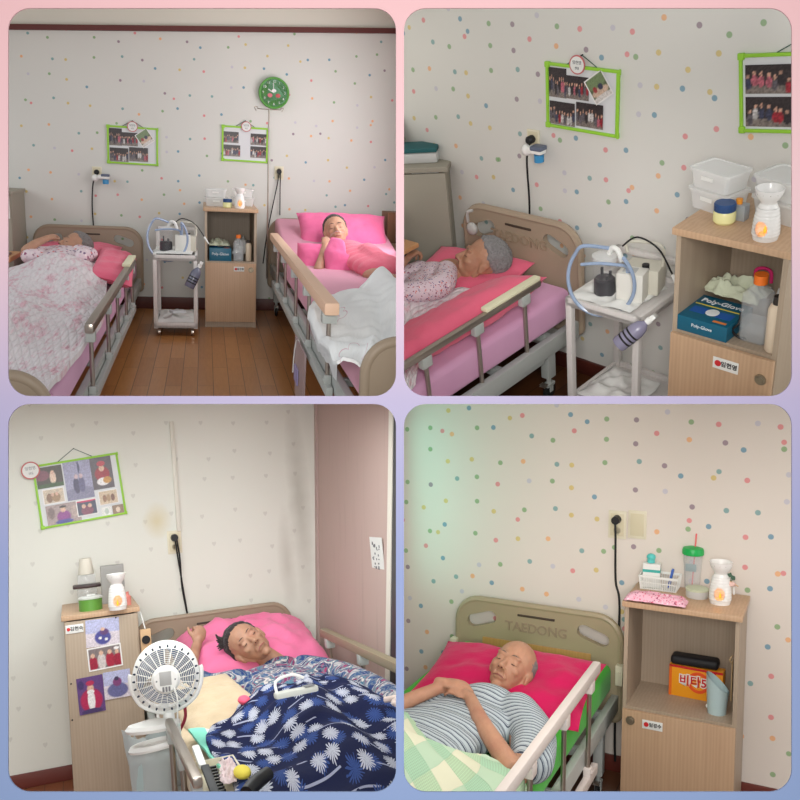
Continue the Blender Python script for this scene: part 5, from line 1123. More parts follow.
f_ = t_.noise(w_, 9, 1); c_ = t_.ramp(f_, [(0, (40, 60, 110)), (.38, (56, 84, 124)), (.44, (176, 172, 172)), (.49, (120, 50, 90)), (.53, (70, 110, 130)), (.58, (196, 186, 180)), (.63, (60, 60, 96)), (.7, (150, 60, 96))], True)
g_ = t_.n('ShaderNodeTexWave', 1, Vector=w_, Scale=16., Distortion=7., Detail=2.); c_ = t_.mix(t_.n('ShaderNodeMapRange', Value=g_, From_Min=.62, From_Max=.7, To_Min=0., To_Max=.7), c_, (112, 122, 134)); t_.base(c_); t_.bump(t_.noise(v_, 8, 4), .5, .02); PAIS = t_.mat
def sp(m):
    for k in range(10): m.ell((1.22+.01*k, -1.36-.12*k, .66+.006*min(k, 4)), (.23-.004*k, .14, .10), 14)
    m.ell(tuple(N0+Vector((.03, -.05, -.05))), (.13, .11, .085), 14)
    chain(m, [(1.04, -1.36, .68), (.90, -1.34, .68), (.84, -1.1, .70)], [.085, .08, .065]); chain(m, [(1.40, -1.40, .70), (1.52, -1.75, .70), (1.54, -2.35, .72), (1.50, -2.62, .74)], [.09, .085, .07, .055])
SKb = skin('skin_bruised', (190, 144, 118), (140, 60, 60)); HB = cloth('black_grey_hair', (70, 62, 62), (40, 34, 36), wr=.9, sc=60)
sleeper(R, 'elderly person with dark hair and paisley top asleep with one fist raised (lower left)', hT, tuple(N0+Vector((.01, -.03, -.05))), (1.2, -1.7, .65), (1.22, -2.6, .65), (.17, .07),
        [([(1.04, -1.36, .68), (.88, -1.3, .69), tuple(R.on(1, 192, 668, -1.0)), tuple(R.on(1, 197, 645, -.8))], [.055, .05, .04, .03]), ([(1.42, -1.4, .70), (1.53, -2.2, .70), (1.48, -2.75, .76)], [.045, .036, .028])], HB, BROWD, SKb, PAIS, sp, .0055,
        hands=[(frameT(tuple(R.on(1, 198, 643, -.8)), y=(.3, .15, .9), z=(.3, -1, .2)) @ Matrix.Scale(1.1, 4), -1, (70, 75, 50)), (frameT((1.48, -2.75, .77), y=(-.1, -1, -.05), z=(0, 0, 1)), -1, (15, 20, 20))], hair_len=.5)
o_ = bpy.data.objects[[n for n in bpy.data.objects.keys() if n.startswith('person')][-1]]
m = MB(); c_ = R.on(1, 227, 641, -.92)-hT.translation
for k in range(9): m.tube([c_+Vector((.05, .0, .0)), c_+Vector((-.01-.004*k, -.01, .005*(k-4))), c_+Vector((-.05-.006*(k % 3), .0, .012*(k-4)))], [.016, .012, .003], 8, sm=3)
build(m, 'loose_hair', HB, o_)
# navy blanket with white flowers
t_ = NT('navy_flower_blanket', .85, 0, .12); uv = t_.co('UV')
def burst(cell, r0, col, c, seed, n=9., rnd_=.7):
    q = t_.map(t_.n('ShaderNodeVectorMath', operation='ADD', i0=uv, i1=t_.n('ShaderNodeVectorMath', operation='SCALE', i0=t_.noise(uv, 12, 2, 1), Scale=.03)), loc=(seed, seed*.37, 0)); vo = t_.t.nodes.new('ShaderNodeTexVoronoi'); vo.voronoi_dimensions = '2D'; t_.set(vo.inputs['Vector'], q); vo.inputs['Scale'].default_value = 1/cell; vo.inputs['Randomness'].default_value = rnd_
    d = t_.n('ShaderNodeVectorMath', operation='SUBTRACT', i0=q, i1=vo.outputs['Position']); x = t_.n('ShaderNodeSeparateXYZ', 0, Vector=d); y = t_.n('ShaderNodeSeparateXYZ', 1, Vector=d)
    a = t_.m('ARCTAN2', y, x); L = t_.m('SQRT', t_.m('ADD', t_.m('MULTIPLY', x, x), t_.m('MULTIPLY', y, y)))
    pet = t_.m('ABSOLUTE', t_.m('SINE', t_.m('ADD', t_.m('MULTIPLY', a, n), t_.m('MULTIPLY', L, 4.)))); wob = t_.noise(q, 40, 2)
    rad = t_.m('MULTIPLY', t_.m('ADD', .45, t_.m('MULTIPLY', pet, .7)), t_.m('MULTIPLY', t_.m('ADD', wob, .55), r0)); inside = t_.m('LESS_THAN', L, rad)
    gap = t_.m('GREATER_THAN', t_.m('ADD', pet, t_.m('MULTIPLY', t_.noise(q, 70, 2), .6)), t_.m('ADD', .35, t_.m('MULTIPLY', L, 1.2/r0*.25)))
    return t_.mix(t_.m('MULTIPLY', inside, gap), c, col)
q = t_.map(uv, loc=(.6, .3, 0)); wv = t_.n('ShaderNodeTexWave', 1, wave_type='RINGS', Vector=q, Scale=2.6, Distortion=3., Detail=0.); c_ = (22, 28, 62)
ln = t_.m('MULTIPLY', t_.m('GREATER_THAN', wv, .985), t_.m('GREATER_THAN', t_.noise(uv, 6, 1), .5)); c_ = t_.mix(ln, (22, 28, 62), (150, 154, 176))
c_ = burst(.165, .046, (50, 72, 128), c_, 3.1); c_ = burst(.16, .041, (180, 182, 194), c_, 7.7); t_.base(c_); t_.bump(t_.noise(uv, 60, 3), .25, .004); NAVY = t_.mat
H4 = bumps(.70, [(1.22, -2.3, .28, .5, .10), (1.1, -3.0, .16, .7, .09), (1.38, -3.0, .12, .7, .08)])
drape(R, 'blanket', 'navy blanket with white and blue flower bursts over the body (lower left)', 'blanket', NAVY,
      [(268, 686), (228, 700), (206, 717), (210, 735), (230, 755), (238, 800)], [(332, 676), (366, 688), (402, 706), (420, 724), (430, 740), (450, 770)], .77, H4, 100, 100, .02, edge=(.50, 1.58), amp=.016, fs=3.2, uvs=(1.3, 1.35), seed=6, foldn=6)
# remote control on the blanket
q = cb(297, 695, .90); t = thing(R, 'wired_remote', 'white wired bed remote lying on the navy blanket (lower left)', 'remote', q, yaw=.12); build(MB().box((-.09, -.022, 0), (.085, .022, .025), .011), 'remote_body', plain('remote_white', (206, 208, 200), .4), t); build(MB().tube([(-.08, 0, .02), (-.07, .03, .06), (.0, .05, .07), (.05, .05, .05)], .006, 8, sm=5), 'wire_loop', WHITE, t); build(MB().box((.03, -.018, .0255), (.07, .018, .028), .002), 'button_strip', GINK, t)
q = cb(385, 705, .80); tag(build(MB().tube([(0, 0, .02), (.05, -.05, .03), (.0, -.12, .03), (.06, -.2, .02), (.1, -.4, .0)], .012, 8, sm=5), 'gauze_strip', plain('pale_gauze', (226, 206, 196), .8), None, R, loc=q), 'pale gauze strip tied at the wrist near the right edge (lower left)', 'strip')
# fan clipped to the rail
fy = -2.35; fc = R.on(1, 166, 674.5, fy); fr = (R.on(1, 200, 674, fy)-R.on(1, 134, 674, fy)).length/2
FT = frameT(tuple(fc), y=(.10, 1, -.10), z=(0, 0, 1)); ft = thing(R, 'clip_fan', 'white round clip-on fan seen from behind, clamped on the bed rail (lower left)', 'fan', T=FT)
RY = Matrix.Rotation(PI/2, 4, 'X')
ringm = MB()
r_ = fr*1.0
rp = [(r_, 0), (r_*1.0, .05), (r_*.985, .055), (r_*.97, .05), (r_*.97, 0)]
rr_ = MB(); rr_.lathe([(r_*.985, -.05), (r_, -.045), (r_, .05), (r_*.975, .055), (r_*.965, .05), (r_*.965, -.045), (r_*.985, -.05)], T=RY, n=64)
rg = build(rr_, 'rim', WHITE, ft)
m = MB(); m.lathe([(r_*.985, .05), (r_*.99, .062), (r_*.875, .080), (r_*.87, .074), (r_*.985, .05)], T=RY, n=64); build(m, 'rear_guard_band', WHITE, ft)
for k in range(26):
    a = 2*PI*k/26; T_ = Matrix.Rotation(-a, 4, 'Y'); build(MB().ell((r_*.93, -.073, 0), (.0085, .004, .0042), 10, T=T_), 'vent_slot', plain('vent_dark', (34, 48, 66), .5), ft)
rear = []
for k in range(24):
    a = 2*PI*k/24; m = MB(); m.tube([(r_*q_*math.cos(a), -yy_, r_*q_*math.sin(a)) for q_, yy_ in ((.34, .115), (.55, .108), (.75, .093), (.88, .078))], .0019, 6); build(m, 'guard_rib', WHITE, ft)
for k in range(9):
    q_ = .42+.052*k; yy_ = .115-.037*((q_-.34)/.54)**1.6; m = MB(); m.tube([(r_*q_*math.cos(a), -yy_, r_*q_*math.sin(a)) for a in [2*PI*i/48 for i in range(48)]], .0015, 5, closed=True); build(m, 'guard_ring', WHITE, ft)
hb_ = build(MB().lathe([(0, .135), (r_*.34, .132), (r_*.41, .12), (r_*.42, .10), (r_*.34, .09)], T=RY, n=40), 'motor_cover', WHITE, ft)
build(MB().box((-r_*.18, -.1365, -.02), (r_*.16, -.1345, .035), .001), 'rating_label', plain('label_silver', (170, 170, 168), .4), hb_)
for x in (-.012, 0, .012): build(MB().box((x-.004, -.137, -.045), (x+.004, -.134, -.025), .001), 'cooling_slot', GINK, hb_)
for x, z in ((-r_*.27, -.0), (r_*.27, -.0), (0, -.06), (0, .065)): build(MB().cyl((x, -.133, z), (x, -.1345, z), .0035, n=8), 'screw', GINK, hb_)
for k in range(3):
    a0 = 2*PI*k/3; 
    def fn(u, v): a = a0+2.0*(v-.5)*(.4+.7*u)+.5*u; rr2 = r_*(.15+.72*u); return (rr2*math.cos(a), -.01-.03*(v-.5), rr2*math.sin(a))
    build(MB().grid(fn, 10, 12), 'blade', plain('fan_blade_blue', (28, 62, 110), .3), ft, solid=.002)
for k in range(12):
    a = 2*PI*(k+.5)/12; build(MB().tube([(r_*.1*math.cos(a), .07, r_*.1*math.sin(a)), (r_*.6*math.cos(a), .068, r_*.6*math.sin(a)), (r_*.96*math.cos(a), .045, r_*.96*math.sin(a))], .0022, 5), 'front_rib', WHITE, ft)
yk = [(-r_*1.05, -.01, .02), (-r_*1.07, -.01, -.0), (-r_*1.0, -.01, -r_*.45), (-r_*.7, -.01, -r_*.88), (0, -.01, -r_*1.13), (r_*.7, -.01, -r_*.88), (r_*1.0, -.01, -r_*.45), (r_*1.07, -.01, 0), (r_*1.05, -.01, .02)]
build(MB().tube(yk, [.008]*9, 10, sm=4, flat=1.3), 'yoke', WHITE, ft)
m = MB().cyl((0, -.01, -r_*1.1), (0, -.01, -r_*1.45), .022, .026); build(m, 'neck', WHITE, ft)
zc_ = -r_*1.42
cj = build(MB().lathe([(0, -.012), (.085, -.01), (.09, 0), (.08, .012), (.03, .022), (0, .024)], T=Matrix.Translation((-.065, -.05, zc_)) @ Matrix.Scale(1.25, 4) @ Matrix.Scale(.6, 4, (0, 1, 0)), n=32), 'upper_clamp', WHITE, ft)
build(MB().lathe([(.04, -.01), (.085, -.008), (.088, 0), (.08, .012), (.06, .014), (.04, .006), (.04, -.01)], T=Matrix.Translation((-.06, -.05, zc_-.075)) @ Matrix.Scale(1.25, 4) @ Matrix.Rotation(-.088, 4, 'Y') @ Matrix.Scale(.6, 4, (0, 1, 0)), n=32), 'lower_clamp', WHITE, ft)
m = MB().box((-.005, -.05, zc_-.085), (.045, .0, zc_+.01), .01); build(m, 'clamp_hinge', WHITE, ft); build(MB().cyl((.02, -.05, zc_-.04), (.02, -.056, zc_-.04), .009, n=14), 'hinge_screw', STEEL, ft)
build(MB().tube([(.03, -.14, -.03), (.04, -.15, -.08), (.035, -.13, -.16), (.03, -.10, -.26)], .0035, 6, sm=5), 'fan_cord', WHITE, ft)
# things at the rail
q = R.on(1, 176, 731, -2.45); ry = R.on(2, 176, 731, .80)
rT = R.on(0, 176, 735, .575)
tag(build(MB().tube([(.03*math.cos(a), 0, .045*math.sin(a)) for a in [2*PI*i/20 for i in range(20)]], .007, 8, closed=True), 'white_hook_ring', WHITE, None, R, loc=(.575, -2.32, .80)), 'white plastic ring looped round the rail end below the fan (lower left)', 'ring')
tag(build(MB().tube([(0, 0, 0), (.03, .02, .05), (.07, .0, .04), (.08, -.02, -.04), (.05, -.02, -.10)], .007, 8, sm=5), 'red_cord', plain('dark_red_cord', (140, 30, 50), .6), None, R, loc=(.58, -2.28, .815)), 'dark red cord looped at the rail end (lower left)', 'cord')
# plastic bag hanging in front of the cabinet
q0 = R.on(1, 150, 765, -2.35)
def fn(u, v):
    a = 2*PI*u; rx = .105*(1-.12*v)+(.006+.012*(1-v))*math.sin(7*a+v*4); 
    return (rx*math.cos(a)+.012*v, .08*math.sin(a)*(1-.15*v), -.32*v+(1-v)*.03*math.sin(2*a+1)+(1-v)**3*.012*math.sin(9*a)+.004*noise.noise(Vector((a, v*6, 1))))
m = MB().grid(fn, 40, 20); t = thing(R, 'trash_bag_bin', 'translucent white bag hanging in a bin below the fan (lower left)', 'bag', R.on(1, 151, 733, -2.25)); build(m, 'bag', plain('bag_pale', (206, 214, 214), .35, alpha=.6), t, solid=.002)
build(MB().lathe([(0, -.31), (.085, -.31), (.092, -.10), (.09, -.10), (.083, -.305), (0, -.305)], n=32, T=Matrix.Scale(.78, 4, (0, 1, 0))), 'bin', plain('bin_pale_blue', (176, 196, 196), .5), t)
def fn(u, v): return ((u-.5)*.13, -.02+.04*v, -.10+.07*noise.noise(Vector((u*4, v*4, 7)))-.05*v)
build(MB().grid(fn, 14, 10), 'crumpled_tissue', PAPER, t, solid=.003)
# basket of small things at the near corner of the mattress
bs = cb(219, 783, .71); t = thing(R, 'storage_tray', 'pale basket tray at the near bed corner holding a brush and gloves (lower left)', 'tray', (bs.x, bs.y, .665))
m = MB()
for a_, c_2 in (((-.09, -.12, 0), (.10, .30, .006)), ((-.09, -.12, 0), (-.084, .30, .05)), ((.094, -.12, 0), (.10, .30, .05)), ((-.09, .294, 0), (.10, .30, .05))): m.box(a_, c_2, .002)
build(m, 'tray_body', plain('tray_cream', (222, 214, 190), .5), t)
tT = frameT((bs.x-.035, bs.y+.16, .74), y=(-.05, 1, .35), z=(0, -.3, 1)); t = thing(R, 'hairbrush', 'black-bristled hairbrush with a white handle in the tray (lower left)', 'brush', T=tT); build(MB().box((-.014, -.02, -.008), (.014, .12, .01), .007), 'white_handle', WHITE, t); m = build(MB().box((-.008, -.20, -.006), (.022, -.02, .010), .006), 'brush_head', DARK, t)
for k in range(9): build(MB().box((.022, -.19+k*.019, -.004), (.045, -.184+k*.019, .004)), 'bristle_row', DARK, m)
for k in range(3): rag(R, (bs.x+.035+.014*k, bs.y+.04+.08*k, .70), .05, .12, .035, ('nearest', 'middle', 'farthest')[k]+' of the three crumpled pale cloths in the tray (lower left)', plain('glove_pale', (226, 206, 206), .6), seed=40+k, name='crumpled_cloth')
tag(build(MB().ell((0, 0, 0), (.030, .06, .02), 16), 'yellow_sponge', plain('yellow_sponge', (232, 214, 80), .8, bump=.4), None, R, loc=(bs.x+.085, bs.y+.02, .725)), 'yellow sponge at the right side of the tray (lower left)', 'sponge')
tag(build(MB().tube([(-.04, -.05, 0), (0, 0, .01), (.05, .04, .02)], [.022, .025, .022], 16, sm=4), 'black_pouch', DARK, None, R, loc=cb(256, 786, .76)), 'rolled black pouch at the bottom edge beside the sponge (lower left)', 'pouch')
drape(R, 'towel', 'mint green folded towel on the mattress beside the tray (lower left)', 'towel', plain('mint_fleece', (136, 220, 196), .8, bump=.2), [(188, 730), (196, 738), (206, 750), (216, 762)], [(205, 729), (214, 744), (228, 760), (240, 776)], .70, lambda x, y: .70, 14, 20, .012, amp=.006, seed=3)
drape(R, 'liner', 'white paper liner under the mint towel at the mattress edge (lower left)', 'cloth', PAPER, [(200, 728), (212, 742), (226, 760), (240, 784)], [(214, 730), (232, 750), (242, 768), (252, 786)], .685, lambda x, y: .685, 14, 20, .008, amp=.004, seed=3)
tag(build(MB().ell((0, 0, 0), (.028, .05, .02), 14), 'pink_sock', plain('coral_pink', (240, 90, 120), .7), None, R, loc=cb(244, 700, .76)), 'small coral pink fabric lump at the blanket edge near the beige cushion (lower left)', 'fabric')
end(R)

# ================================================================== LOWER RIGHT: person in a striped shirt, cabinet with the orange box
start(); R = BR
WP4 = wallpaper('dotted_wallpaper_near', (226, 216, 206), .152, .0142, .8)
struct(build(MB().box((-3.6, 0, 0), (2.4, .06, 2.9)), 'wall_lower_right_back', WP4, None, R))
struct(build(MB().box((-3.6, -3.0, -.05), (2.4, .06, 0)), 'floor_lower_right', floorm('wood_floor_dim', (70, 40, 26), (120, 74, 44)), None, R))
struct(build(MB().box((-3.6, -.018, 0), (2.4, 0, .09), .003), 'baseboard_lower_right', plain('baseboard_red', (104, 44, 34), .45), None, R))
GREEN = cloth('bright_green_sheet', (78, 190, 60), (66, 174, 50), wr=.25, sc=4)
BOARD2 = plain('olive_taupe_board', (164, 150, 122), .4, bump=.05)
b5 = bed(R, 'bed with bright green sheet and a headboard embossed TAEDONG (lower right)', (-1.50, -.12, 0), .91, 2.3, .655, .90, .16, GREEN, zhb=.34, leg_y=(.22,), letters='TAEDONG', insert=woodm('amber_insert', (170, 128, 70), (190, 148, 88)), hbmat=BOARD2)
WR = plain('white_rail', (222, 212, 206), .35)
guard_rail(b5, .945, -.58, -2.15, .845, .36, 4, sgn=1, bar=WR, br=WR, posts=[-.72, -1.15, -1.62, -2.05], w=.04, h=.055)
for x, y in ((-1.535, -.13), (-.565, -.13)): tag(build(MB().box((-.02, -.03, -.05), (.02, .02, .06), .006).cyl((0, -.03, .02), (0, -.04, .02), .008, n=10), 'headboard_latch', CREAM, None, R, loc=(x, y, .60)), 'cream latch at the %s end of the embossed headboard (lower right)' % ('left' if x < -1 else 'right'), 'latch')
MAG = cloth('magenta_pillowcase', (218, 28, 98), (200, 18, 84), wr=.5, sc=7)
pillow(R, 'magenta pillow under the head on the green sheet (lower right)', MAG, frameT((-1.01, -.71, .69), x=(1, .04, 0), z=(0, -.14, 1)), .88, .66, .15, seed=41)
OF = Vector((.02, -.20, -.04)); hT = headT(R, 509, 668, 2, .81, (.02, -.76, .64), (.24, .60, .72), .30); N0 = hT @ Vector((0, -.14, -.10))
t_ = NT('striped_polo', .8, 0, .15); v_ = t_.co(); w_ = t_.n('ShaderNodeVectorMath', operation='ADD', i0=v_, i1=t_.n('ShaderNodeVectorMath', operation='SCALE', i0=t_.noise(v_, 7, 2, 1), Scale=.02))
sx_ = t_.m('ADD', t_.n('ShaderNodeSeparateXYZ', 1, Vector=w_), t_.m('MULTIPLY', t_.n('ShaderNodeSeparateXYZ', 0, Vector=w_), .12)); s1 = t_.m('FRACT', t_.m('MULTIPLY', sx_, 1/.021)); c_ = t_.ramp(s1, [(0, (184, 194, 198)), (.45, (74, 82, 98)), (.68, (184, 194, 198)), (.78, (120, 130, 142)), (.88, (184, 194, 198))], True)
t_.base(c_); t_.bump(t_.noise(v_, 9, 4), .5, .02); STR = t_.mat
def sp(m):
    k0 = len(m.v)
    for k in range(9): m.ell((-.97-.022*k, -1.06-.10*k, .775+.010*min(k, 4)), (.245, .11, .10), 14)
    chain(m, [(-.80, -1.02, .80), (-.68, -1.18, .79), (-.625, -1.36, .78)], [.10, .10, .092]); chain(m, [(-1.14, -1.06, .80), (-1.24, -1.22, .79)], [.10, .09])
    for k in range(10):
        a = 2*PI*k/10; m.ell((-.955+.075*math.cos(a), -.985+.03*math.sin(a), .825+.035*math.sin(a)), .022, 8)
    m.ell((-.955, -1.0, .785), (.17, .12, .12), 14); m.v = [v+OF for v in m.v]; m.ell(tuple(N0+Vector((.0, -.06, -.03))), (.15, .11, .085), 14)
SKm = skin('skin_man', (198, 148, 120), (160, 96, 80))
o_ = lambda *p: tuple(Vector(p)+OF)
sleeper(R, 'elderly man in a grey striped polo shirt with crossed hands (lower right)', hT, o_(-.955, -1.0, .80), o_(-1.0, -1.35, .77), o_(-1.1, -2.0, .74), (.17, .075),
        [([o_(-.74, -1.15, .79), o_(-.63, -1.50, .79), o_(-.82, -1.36, .865), o_(-.97, -1.16, .895)], [.055, .046, .038, .028]), ([o_(-1.18, -1.2, .80), o_(-1.40, -1.62, .80), o_(-1.26, -1.36, .87), o_(-1.13, -1.13, .905)], [.052, .044, .036, .028])], cloth('silver_hair', (150, 144, 140), (110, 104, 100), wr=.9, sc=70), BROW, SKm, STR, sp, .0055, bald=1,
        hands=[(frameT(o_(-.98, -1.15, .90), y=(-1, .36, .0), z=(.05, -.1, 1)), 1, (12, 20, 18)), (frameT(o_(-1.13, -1.12, .925), y=(1, .20, -.0), z=(0, -.1, 1)), -1, (14, 22, 18))], lipm=plain('lips_brown', (150, 90, 80), .5), shirt_name='polo_shirt')
# pale green checked quilt
t_ = NT('green_check_quilt', .9, 0, .1); uv = t_.co('UV'); q = t_.map(uv, rot=(0, 0, .6), scale=(1, 1, 1)); ck = t_.n('ShaderNodeTexChecker', 1, Vector=q, Scale=7.)
X = t_.n('ShaderNodeSeparateXYZ', 0, Vector=q); Y = t_.n('ShaderNodeSeparateXYZ', 1, Vector=q); h1 = t_.m('GREATER_THAN', t_.m('FRACT', t_.m('MULTIPLY', X, 3.5)), .5); h2 = t_.m('GREATER_THAN', t_.m('FRACT', t_.m('MULTIPLY', Y, 3.5)), .5)
fx = t_.m('MULTIPLY', t_.m('ADD', t_.m('SINE', t_.m('MULTIPLY', X, 520.)), t_.m('SINE', t_.m('MULTIPLY', Y, 520.))), .5)
c_ = t_.mix(h1, (222, 222, 196), (186, 214, 178)); c_ = t_.mix(t_.m('MULTIPLY', h2, .6), c_, (160, 206, 178)); c_ = t_.mix(t_.m('MULTIPLY', t_.m('GREATER_THAN', fx, .1), t_.m('MULTIPLY', h1, .35)), c_, (140, 150, 130))
st_ = t_.m('POWER', t_.m('ABSOLUTE', t_.m('SINE', t_.m('MULTIPLY', X, 22.))), .3); t_.base(c_); t_.bump(t_.m('MULTIPLY', st_, t_.m('POWER', t_.m('ABSOLUTE', t_.m('SINE', t_.m('MULTIPLY', Y, 22.))), .3)), .5, .01); GQ = t_.mat
H5 = bumps(.69, [(-1.15, -1.9, .30, .5, .19), (-.95, -2.3, .3, .5, .12)])
drape(R, 'quilt', 'pale green checked quilt over the lap of the man (lower right)', 'quilt', GQ, [(392, 726), (380, 770), (376, 800), (380, 830)], [(440, 738), (486, 754), (530, 768), (530, 812)], .77, H5, 80, 70, .022, edge=(-1.54, -.60), amp=.012, fs=4., uvs=(1., .8), seed=12, foldn=3)
drape(R, 'quilt_fold', 'quilted edge of the green checked quilt folded over towards the white rail (lower right)', 'quilt', GQ, [(404, 772), (404, 800), (410, 830)], [(486, 754), (530, 770), (520, 820)], .80, lambda x, y: H5(x, y)+.06, 60, 40, .03, edge=(-1.54, -.60), amp=.008, fs=4., uvs=(.8, .5), seed=14)
# cabinet and its things
c0 = R.on(2, 622, 601, 1.1); CW = .55
cabinet(R, 'oak cabinet with an open shelf holding an orange drink box (lower right)', (c0.x+.012, c0.y+.015, 0), CW, .385, 1.1, .555, knob_right=False, sticker=(.155, .485, .10, .045, '\uc784\uacbd\uc218'))
def cb(px, py, z): q = R.on(2, px, py, z); return Vector((q.x, q.y, z))
zt = 1.1
t = thing(R, 'plastic_basket', 'white slotted plastic basket of toiletries on the cabinet (lower right)', 'basket', cb(660, 588, zt)+Vector((0, .0, 0)))
w, d, h = .20, .13, .075
m = MB()
for z, hh_ in ((0, .006), (.036, .005), (h-.012, .012)):
    k = .9+.1*z/h
    for a_, c_ in (((-w/2*k, -d/2*k, z), (w/2*k, -d/2*k+.003, z+hh_)), ((-w/2*k, d/2*k-.003, z), (w/2*k, d/2*k, z+hh_)), ((-w/2*k, -d/2*k, z), (-w/2*k+.003, d/2*k, z+hh_)), ((w/2*k-.003, -d/2*k, z), (w/2*k, d/2*k, z+hh_))): m.box(a_, c_)
for k in range(17): x = -w*.45+w*.9*k/16; m.bar((x, -d/2*.9, 0), (x*1.1, -d/2, h), .005, .003, up=(1, 0, 0)); m.bar((x, d/2*.9, 0), (x*1.1, d/2, h), .005, .003, up=(1, 0, 0))
for k in range(9): y = -d*.45+d*.9*k/8; m.bar((-w*.45, y, 0), (-w/2, y*1.1, h), .003, .005); m.bar((w*.45, y, 0), (w/2, y*1.1, h), .003, .005)
m.box((-w*.45, -d*.45, 0), (w*.45, d*.45, .004)); build(m, 'basket_body', WHITE, t)
B = cb(660, 588, zt)
t = thing(R, 'medicine_carton', 'white and teal carton standing in the white basket (lower right)', 'box', B+Vector((-.045, 0, .006)), yaw=.1); bx = build(MB().box((-.045, -.03, 0), (.045, .03, .125), .002), 'carton', PAPER, t); build(MB().box((-.0455, -.0305, .08), (.0455, .0305, .095)), 'teal_band', plain('teal_band', (60, 170, 160), .5), bx)
tag(build(MB().cyl((0, 0, 0), (0, 0, .02), .02, n=18).ell((0, 0, .03), (.024, .024, .018), 14), 'teal_cap_tube', plain('teal_cap', (90, 196, 190), .4), None, R, loc=B+Vector((-.05, .0, .133))), 'round teal cap on top of the white carton (lower right)', 'cap')
tag(build(MB().bar((0, 0, 0), (.02, 0, .10), .03, .012, .004), 'ointment_tube', plain('blue_white_tube', (60, 100, 180), .4), None, R, loc=B+Vector((.045, 0, .01))), 'blue and white tube standing at the right in the basket (lower right)', 'tube')
FLW = floralm('pink_flower_cloth', [(214, 70, 110), (240, 220, 226), (190, 60, 90), (236, 150, 170), (150, 60, 90)], (232, 180, 196), 95)
def fn(u, v): a, b = u*2-1, v*2-1; e = max(0, 1-max(abs(a), abs(b))**6); return (a*.15+.008*noise.noise(Vector((b*3, 1, 1))), b*.055, .045*(.3+.7*e)*(1+.25*noise.noise(Vector((a*4, b*3, 2)))))
tag(build(MB().grid(fn, 30, 16), 'folded_pouch', FLW, None, R, loc=cb(656, 603, zt)+Vector((0, 0, .0)), solid=.01, sharp=70), 'folded pink flowered cloth in front of the white basket (lower right)', 'cloth')
t = thing(R, 'tumbler', 'clear tumbler with green lid and pink straw on the cabinet (lower right)', 'tumbler', cb(692, 588, zt)); build(MB().lathe([(0, 0), (.038, 0), (.040, .01), (.050, .185), (.047, .185), (.037, .012), (0, .008)], n=32), 'cup', CLEAR, t)
gl = plain('green_lid', (20, 170, 80), .35); build(MB().lathe([(.052, .182), (.056, .185), (.056, .205), (.05, .218), (.02, .226), (0, .226)], n=32), 'green_lid', gl, t); build(MB().cyl((.0, 0, .02), (.014, 0, .295), .004, n=10), 'pink_straw', plain('coral_straw', (236, 110, 110), .4), t); build(MB().box((-.03, -.047, .1), (.025, -.043, .14), .001), 'grey_print', plain('grey_print', (150, 164, 166), .5), t)
t = thing(R, 'round_container', 'low round clear container beside the oil burner (lower right)', 'container', cb(697, 597, zt)+Vector((0, -.0, 0))); build(MB().lathe([(0, 0), (.052, 0), (.056, .006), (.056, .036), (.052, .038)], n=32), 'container_body', FROST, t); build(MB().lathe([(.05, .037), (.058, .038), (.058, .048), (.045, .052), (0, .050)], n=32), 'lid', plain('pale_lid', (214, 220, 190), .3, alpha=.8), t)
oil_burner(R, cb(720, 603, zt), 1.28, 'white oil burner with a lit candle and paper flower (lower right)', flower=True)
zs = .555
q = cb(673, 685, zs); t = thing(R, 'drink_box', 'orange carton printed with Korean lettering and 500 on the shelf (lower right)', 'box', (q.x+.0, c0.y+.265, zs), yaw=-.06)
org = plain('orange_carton', (240, 158, 30), .45); bw_, bh_, bd_ = .27, .165, .075; bx = build(MB().box((0, 0, 0), (bw_, bd_, bh_), .002), 'carton', org, t)
rd = plain('drink_red', (200, 34, 40), .5); oy = -.0006
build(MB().box((0, -.0012, bh_-.012), (bw_, 0, bh_)), 'red_top_band', rd, bx); build(MB().box((0, -.0012, 0), (.014, 0, bh_)), 'red_side_band', plain('deep_orange', (226, 104, 26), .5), bx)
build(MB().lathe([(.056, 0), (.056, .001), (.04, .001), (.04, 0), (.056, 0)], T=Matrix.Translation((.15, oy, .09)) @ Matrix.Rotation(PI/2, 4, 'X'), n=32), 'orange_ring', plain('ring_red_orange', (232, 84, 34), .5), bx)
text('\ube44\ud0c0500', .060, bx, WHITE, onface(.152, -.0012, .09), 'lettering_outline', bold=.006); text('\ube44\ud0c0500', .060, bx, rd, onface(.152, -.0022, .09), 'lettering', bold=.0014)
build(MB().box((.195, -.002, .128), (.235, -.0005, .155), .001), 'red_tab', rd, bx)
def fn(u, v): return (0, 0, 0)
tag(build(MB().box((-.12, -.045, 0), (.12, .045, .05), .024, 4), 'black_pouch', plain('black_pouch', (26, 26, 30), .6), None, R, loc=(q.x+.125, c0.y+.30, zs+bh_+.001)), 'rounded black pouch lying on top of the orange carton (lower right)', 'pouch')
t = thing(R, 'urine_cup', 'pale blue scoop-shaped plastic cup at the right of the shelf (lower right)', 'cup', cb(717, 715, zs)+Vector((-.005, .03, 0)))
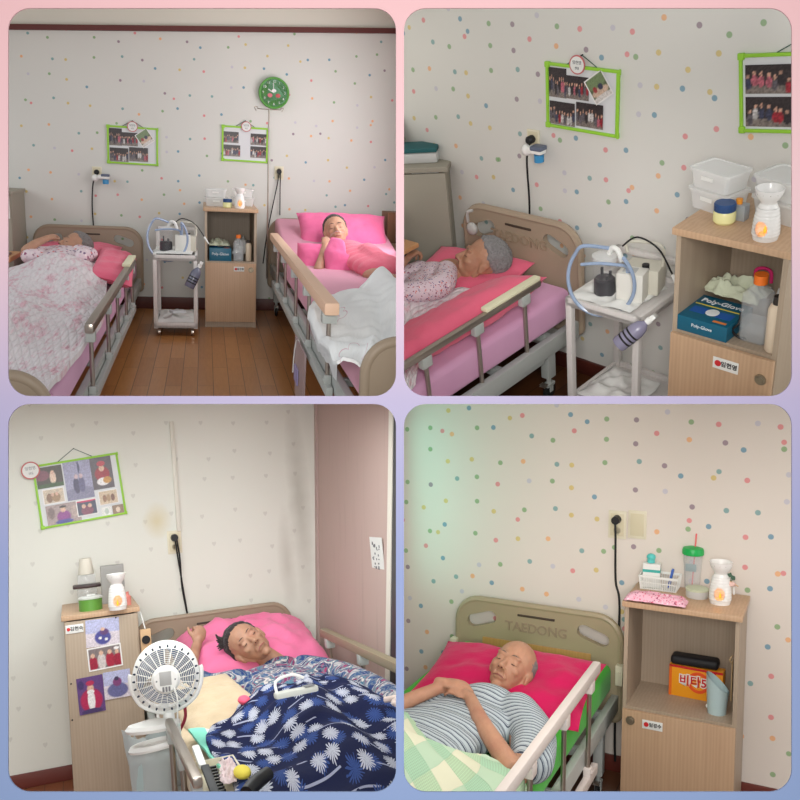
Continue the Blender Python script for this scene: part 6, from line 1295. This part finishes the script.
def fn(u, v):
    a = 2*PI*u; r = .045+.010*v; x, y = r*math.cos(a), r*math.sin(a); return (x, y, v*(.155+.045*(-math.cos(a))*v))
m = MB().grid(fn, 40, 12); m.grid(lambda u, v: tuple(c*(.94 if i < 2 else 1)+(.002 if i == 2 else 0) for i, c in enumerate(fn(u, v))), 40, 12); build(m, 'cup_body', plain('pale_blue_plastic', (186, 208, 210), .4), t); build(MB().cyl((0, 0, 0), (0, 0, .004), .044, n=32), 'base', plain('pale_blue_plastic', (186, 208, 210), .4), t); build(MB().ell((-.047, -.01, .03), (.006, .006, .01), 8), 'spout_nub', WHITE, t)
tag(build(MB().box((-.002, -.02, -.1), (.002, .02, .1), .001).tube([(0, -.02, .09), (-.01, -.03, .11), (.0, -.02, .13)], .003, 6, sm=3), 'measuring_strip', plain('tan_strip', (176, 150, 110), .5), None, R, loc=(c0.x+CW-.022, c0.y+.08, zs+.2)), 'tan strip hanging inside the right side of the shelf (lower right)', 'strip')
tag(build(MB().ell((0, 0, 0), (.004, .003, .004), 8), 'screw_cap', DARK, None, R, loc=(c0.x+.10, c0.y+.02, 1.102)), 'small dark spot of a screw cap at the left of the cabinet top (lower right)', 'screw cap')
# wall plates and cable
q = R.on(1, 617.5, 524.5, 0); outlet(R, (q.x, 0, q.z), .098, .155, 'left wall plate with the sockets and the black plug (lower right)', 2)
tag(build(MB().cyl((0, 0, 0), (0, -.05, 0), .024, .022, 20), 'round_plug', DARK, None, R, loc=(q.x, -.012, q.z+.032)), 'round black plug in the upper socket (lower right)', 'plug')
q2 = R.on(1, 637.5, 524.5, 0); outlet(R, (q2.x, 0, q2.z), .098, .155, 'right wall plate, a blank light switch (lower right)', second=True)
cable(R, [(q.x, -.06, q.z+.02), (q.x+.004, -.06, q.z-.06), (q.x+.008, -.05, q.z-.3), (q.x+.03, -.05, 1.0), (q.x+.035, -.06, .8), (q.x+.03, -.08, .3), (q.x+.04, -.1, .1)], .0062, 'black cable hanging between the headboard and the cabinet (lower right)')
end(R)
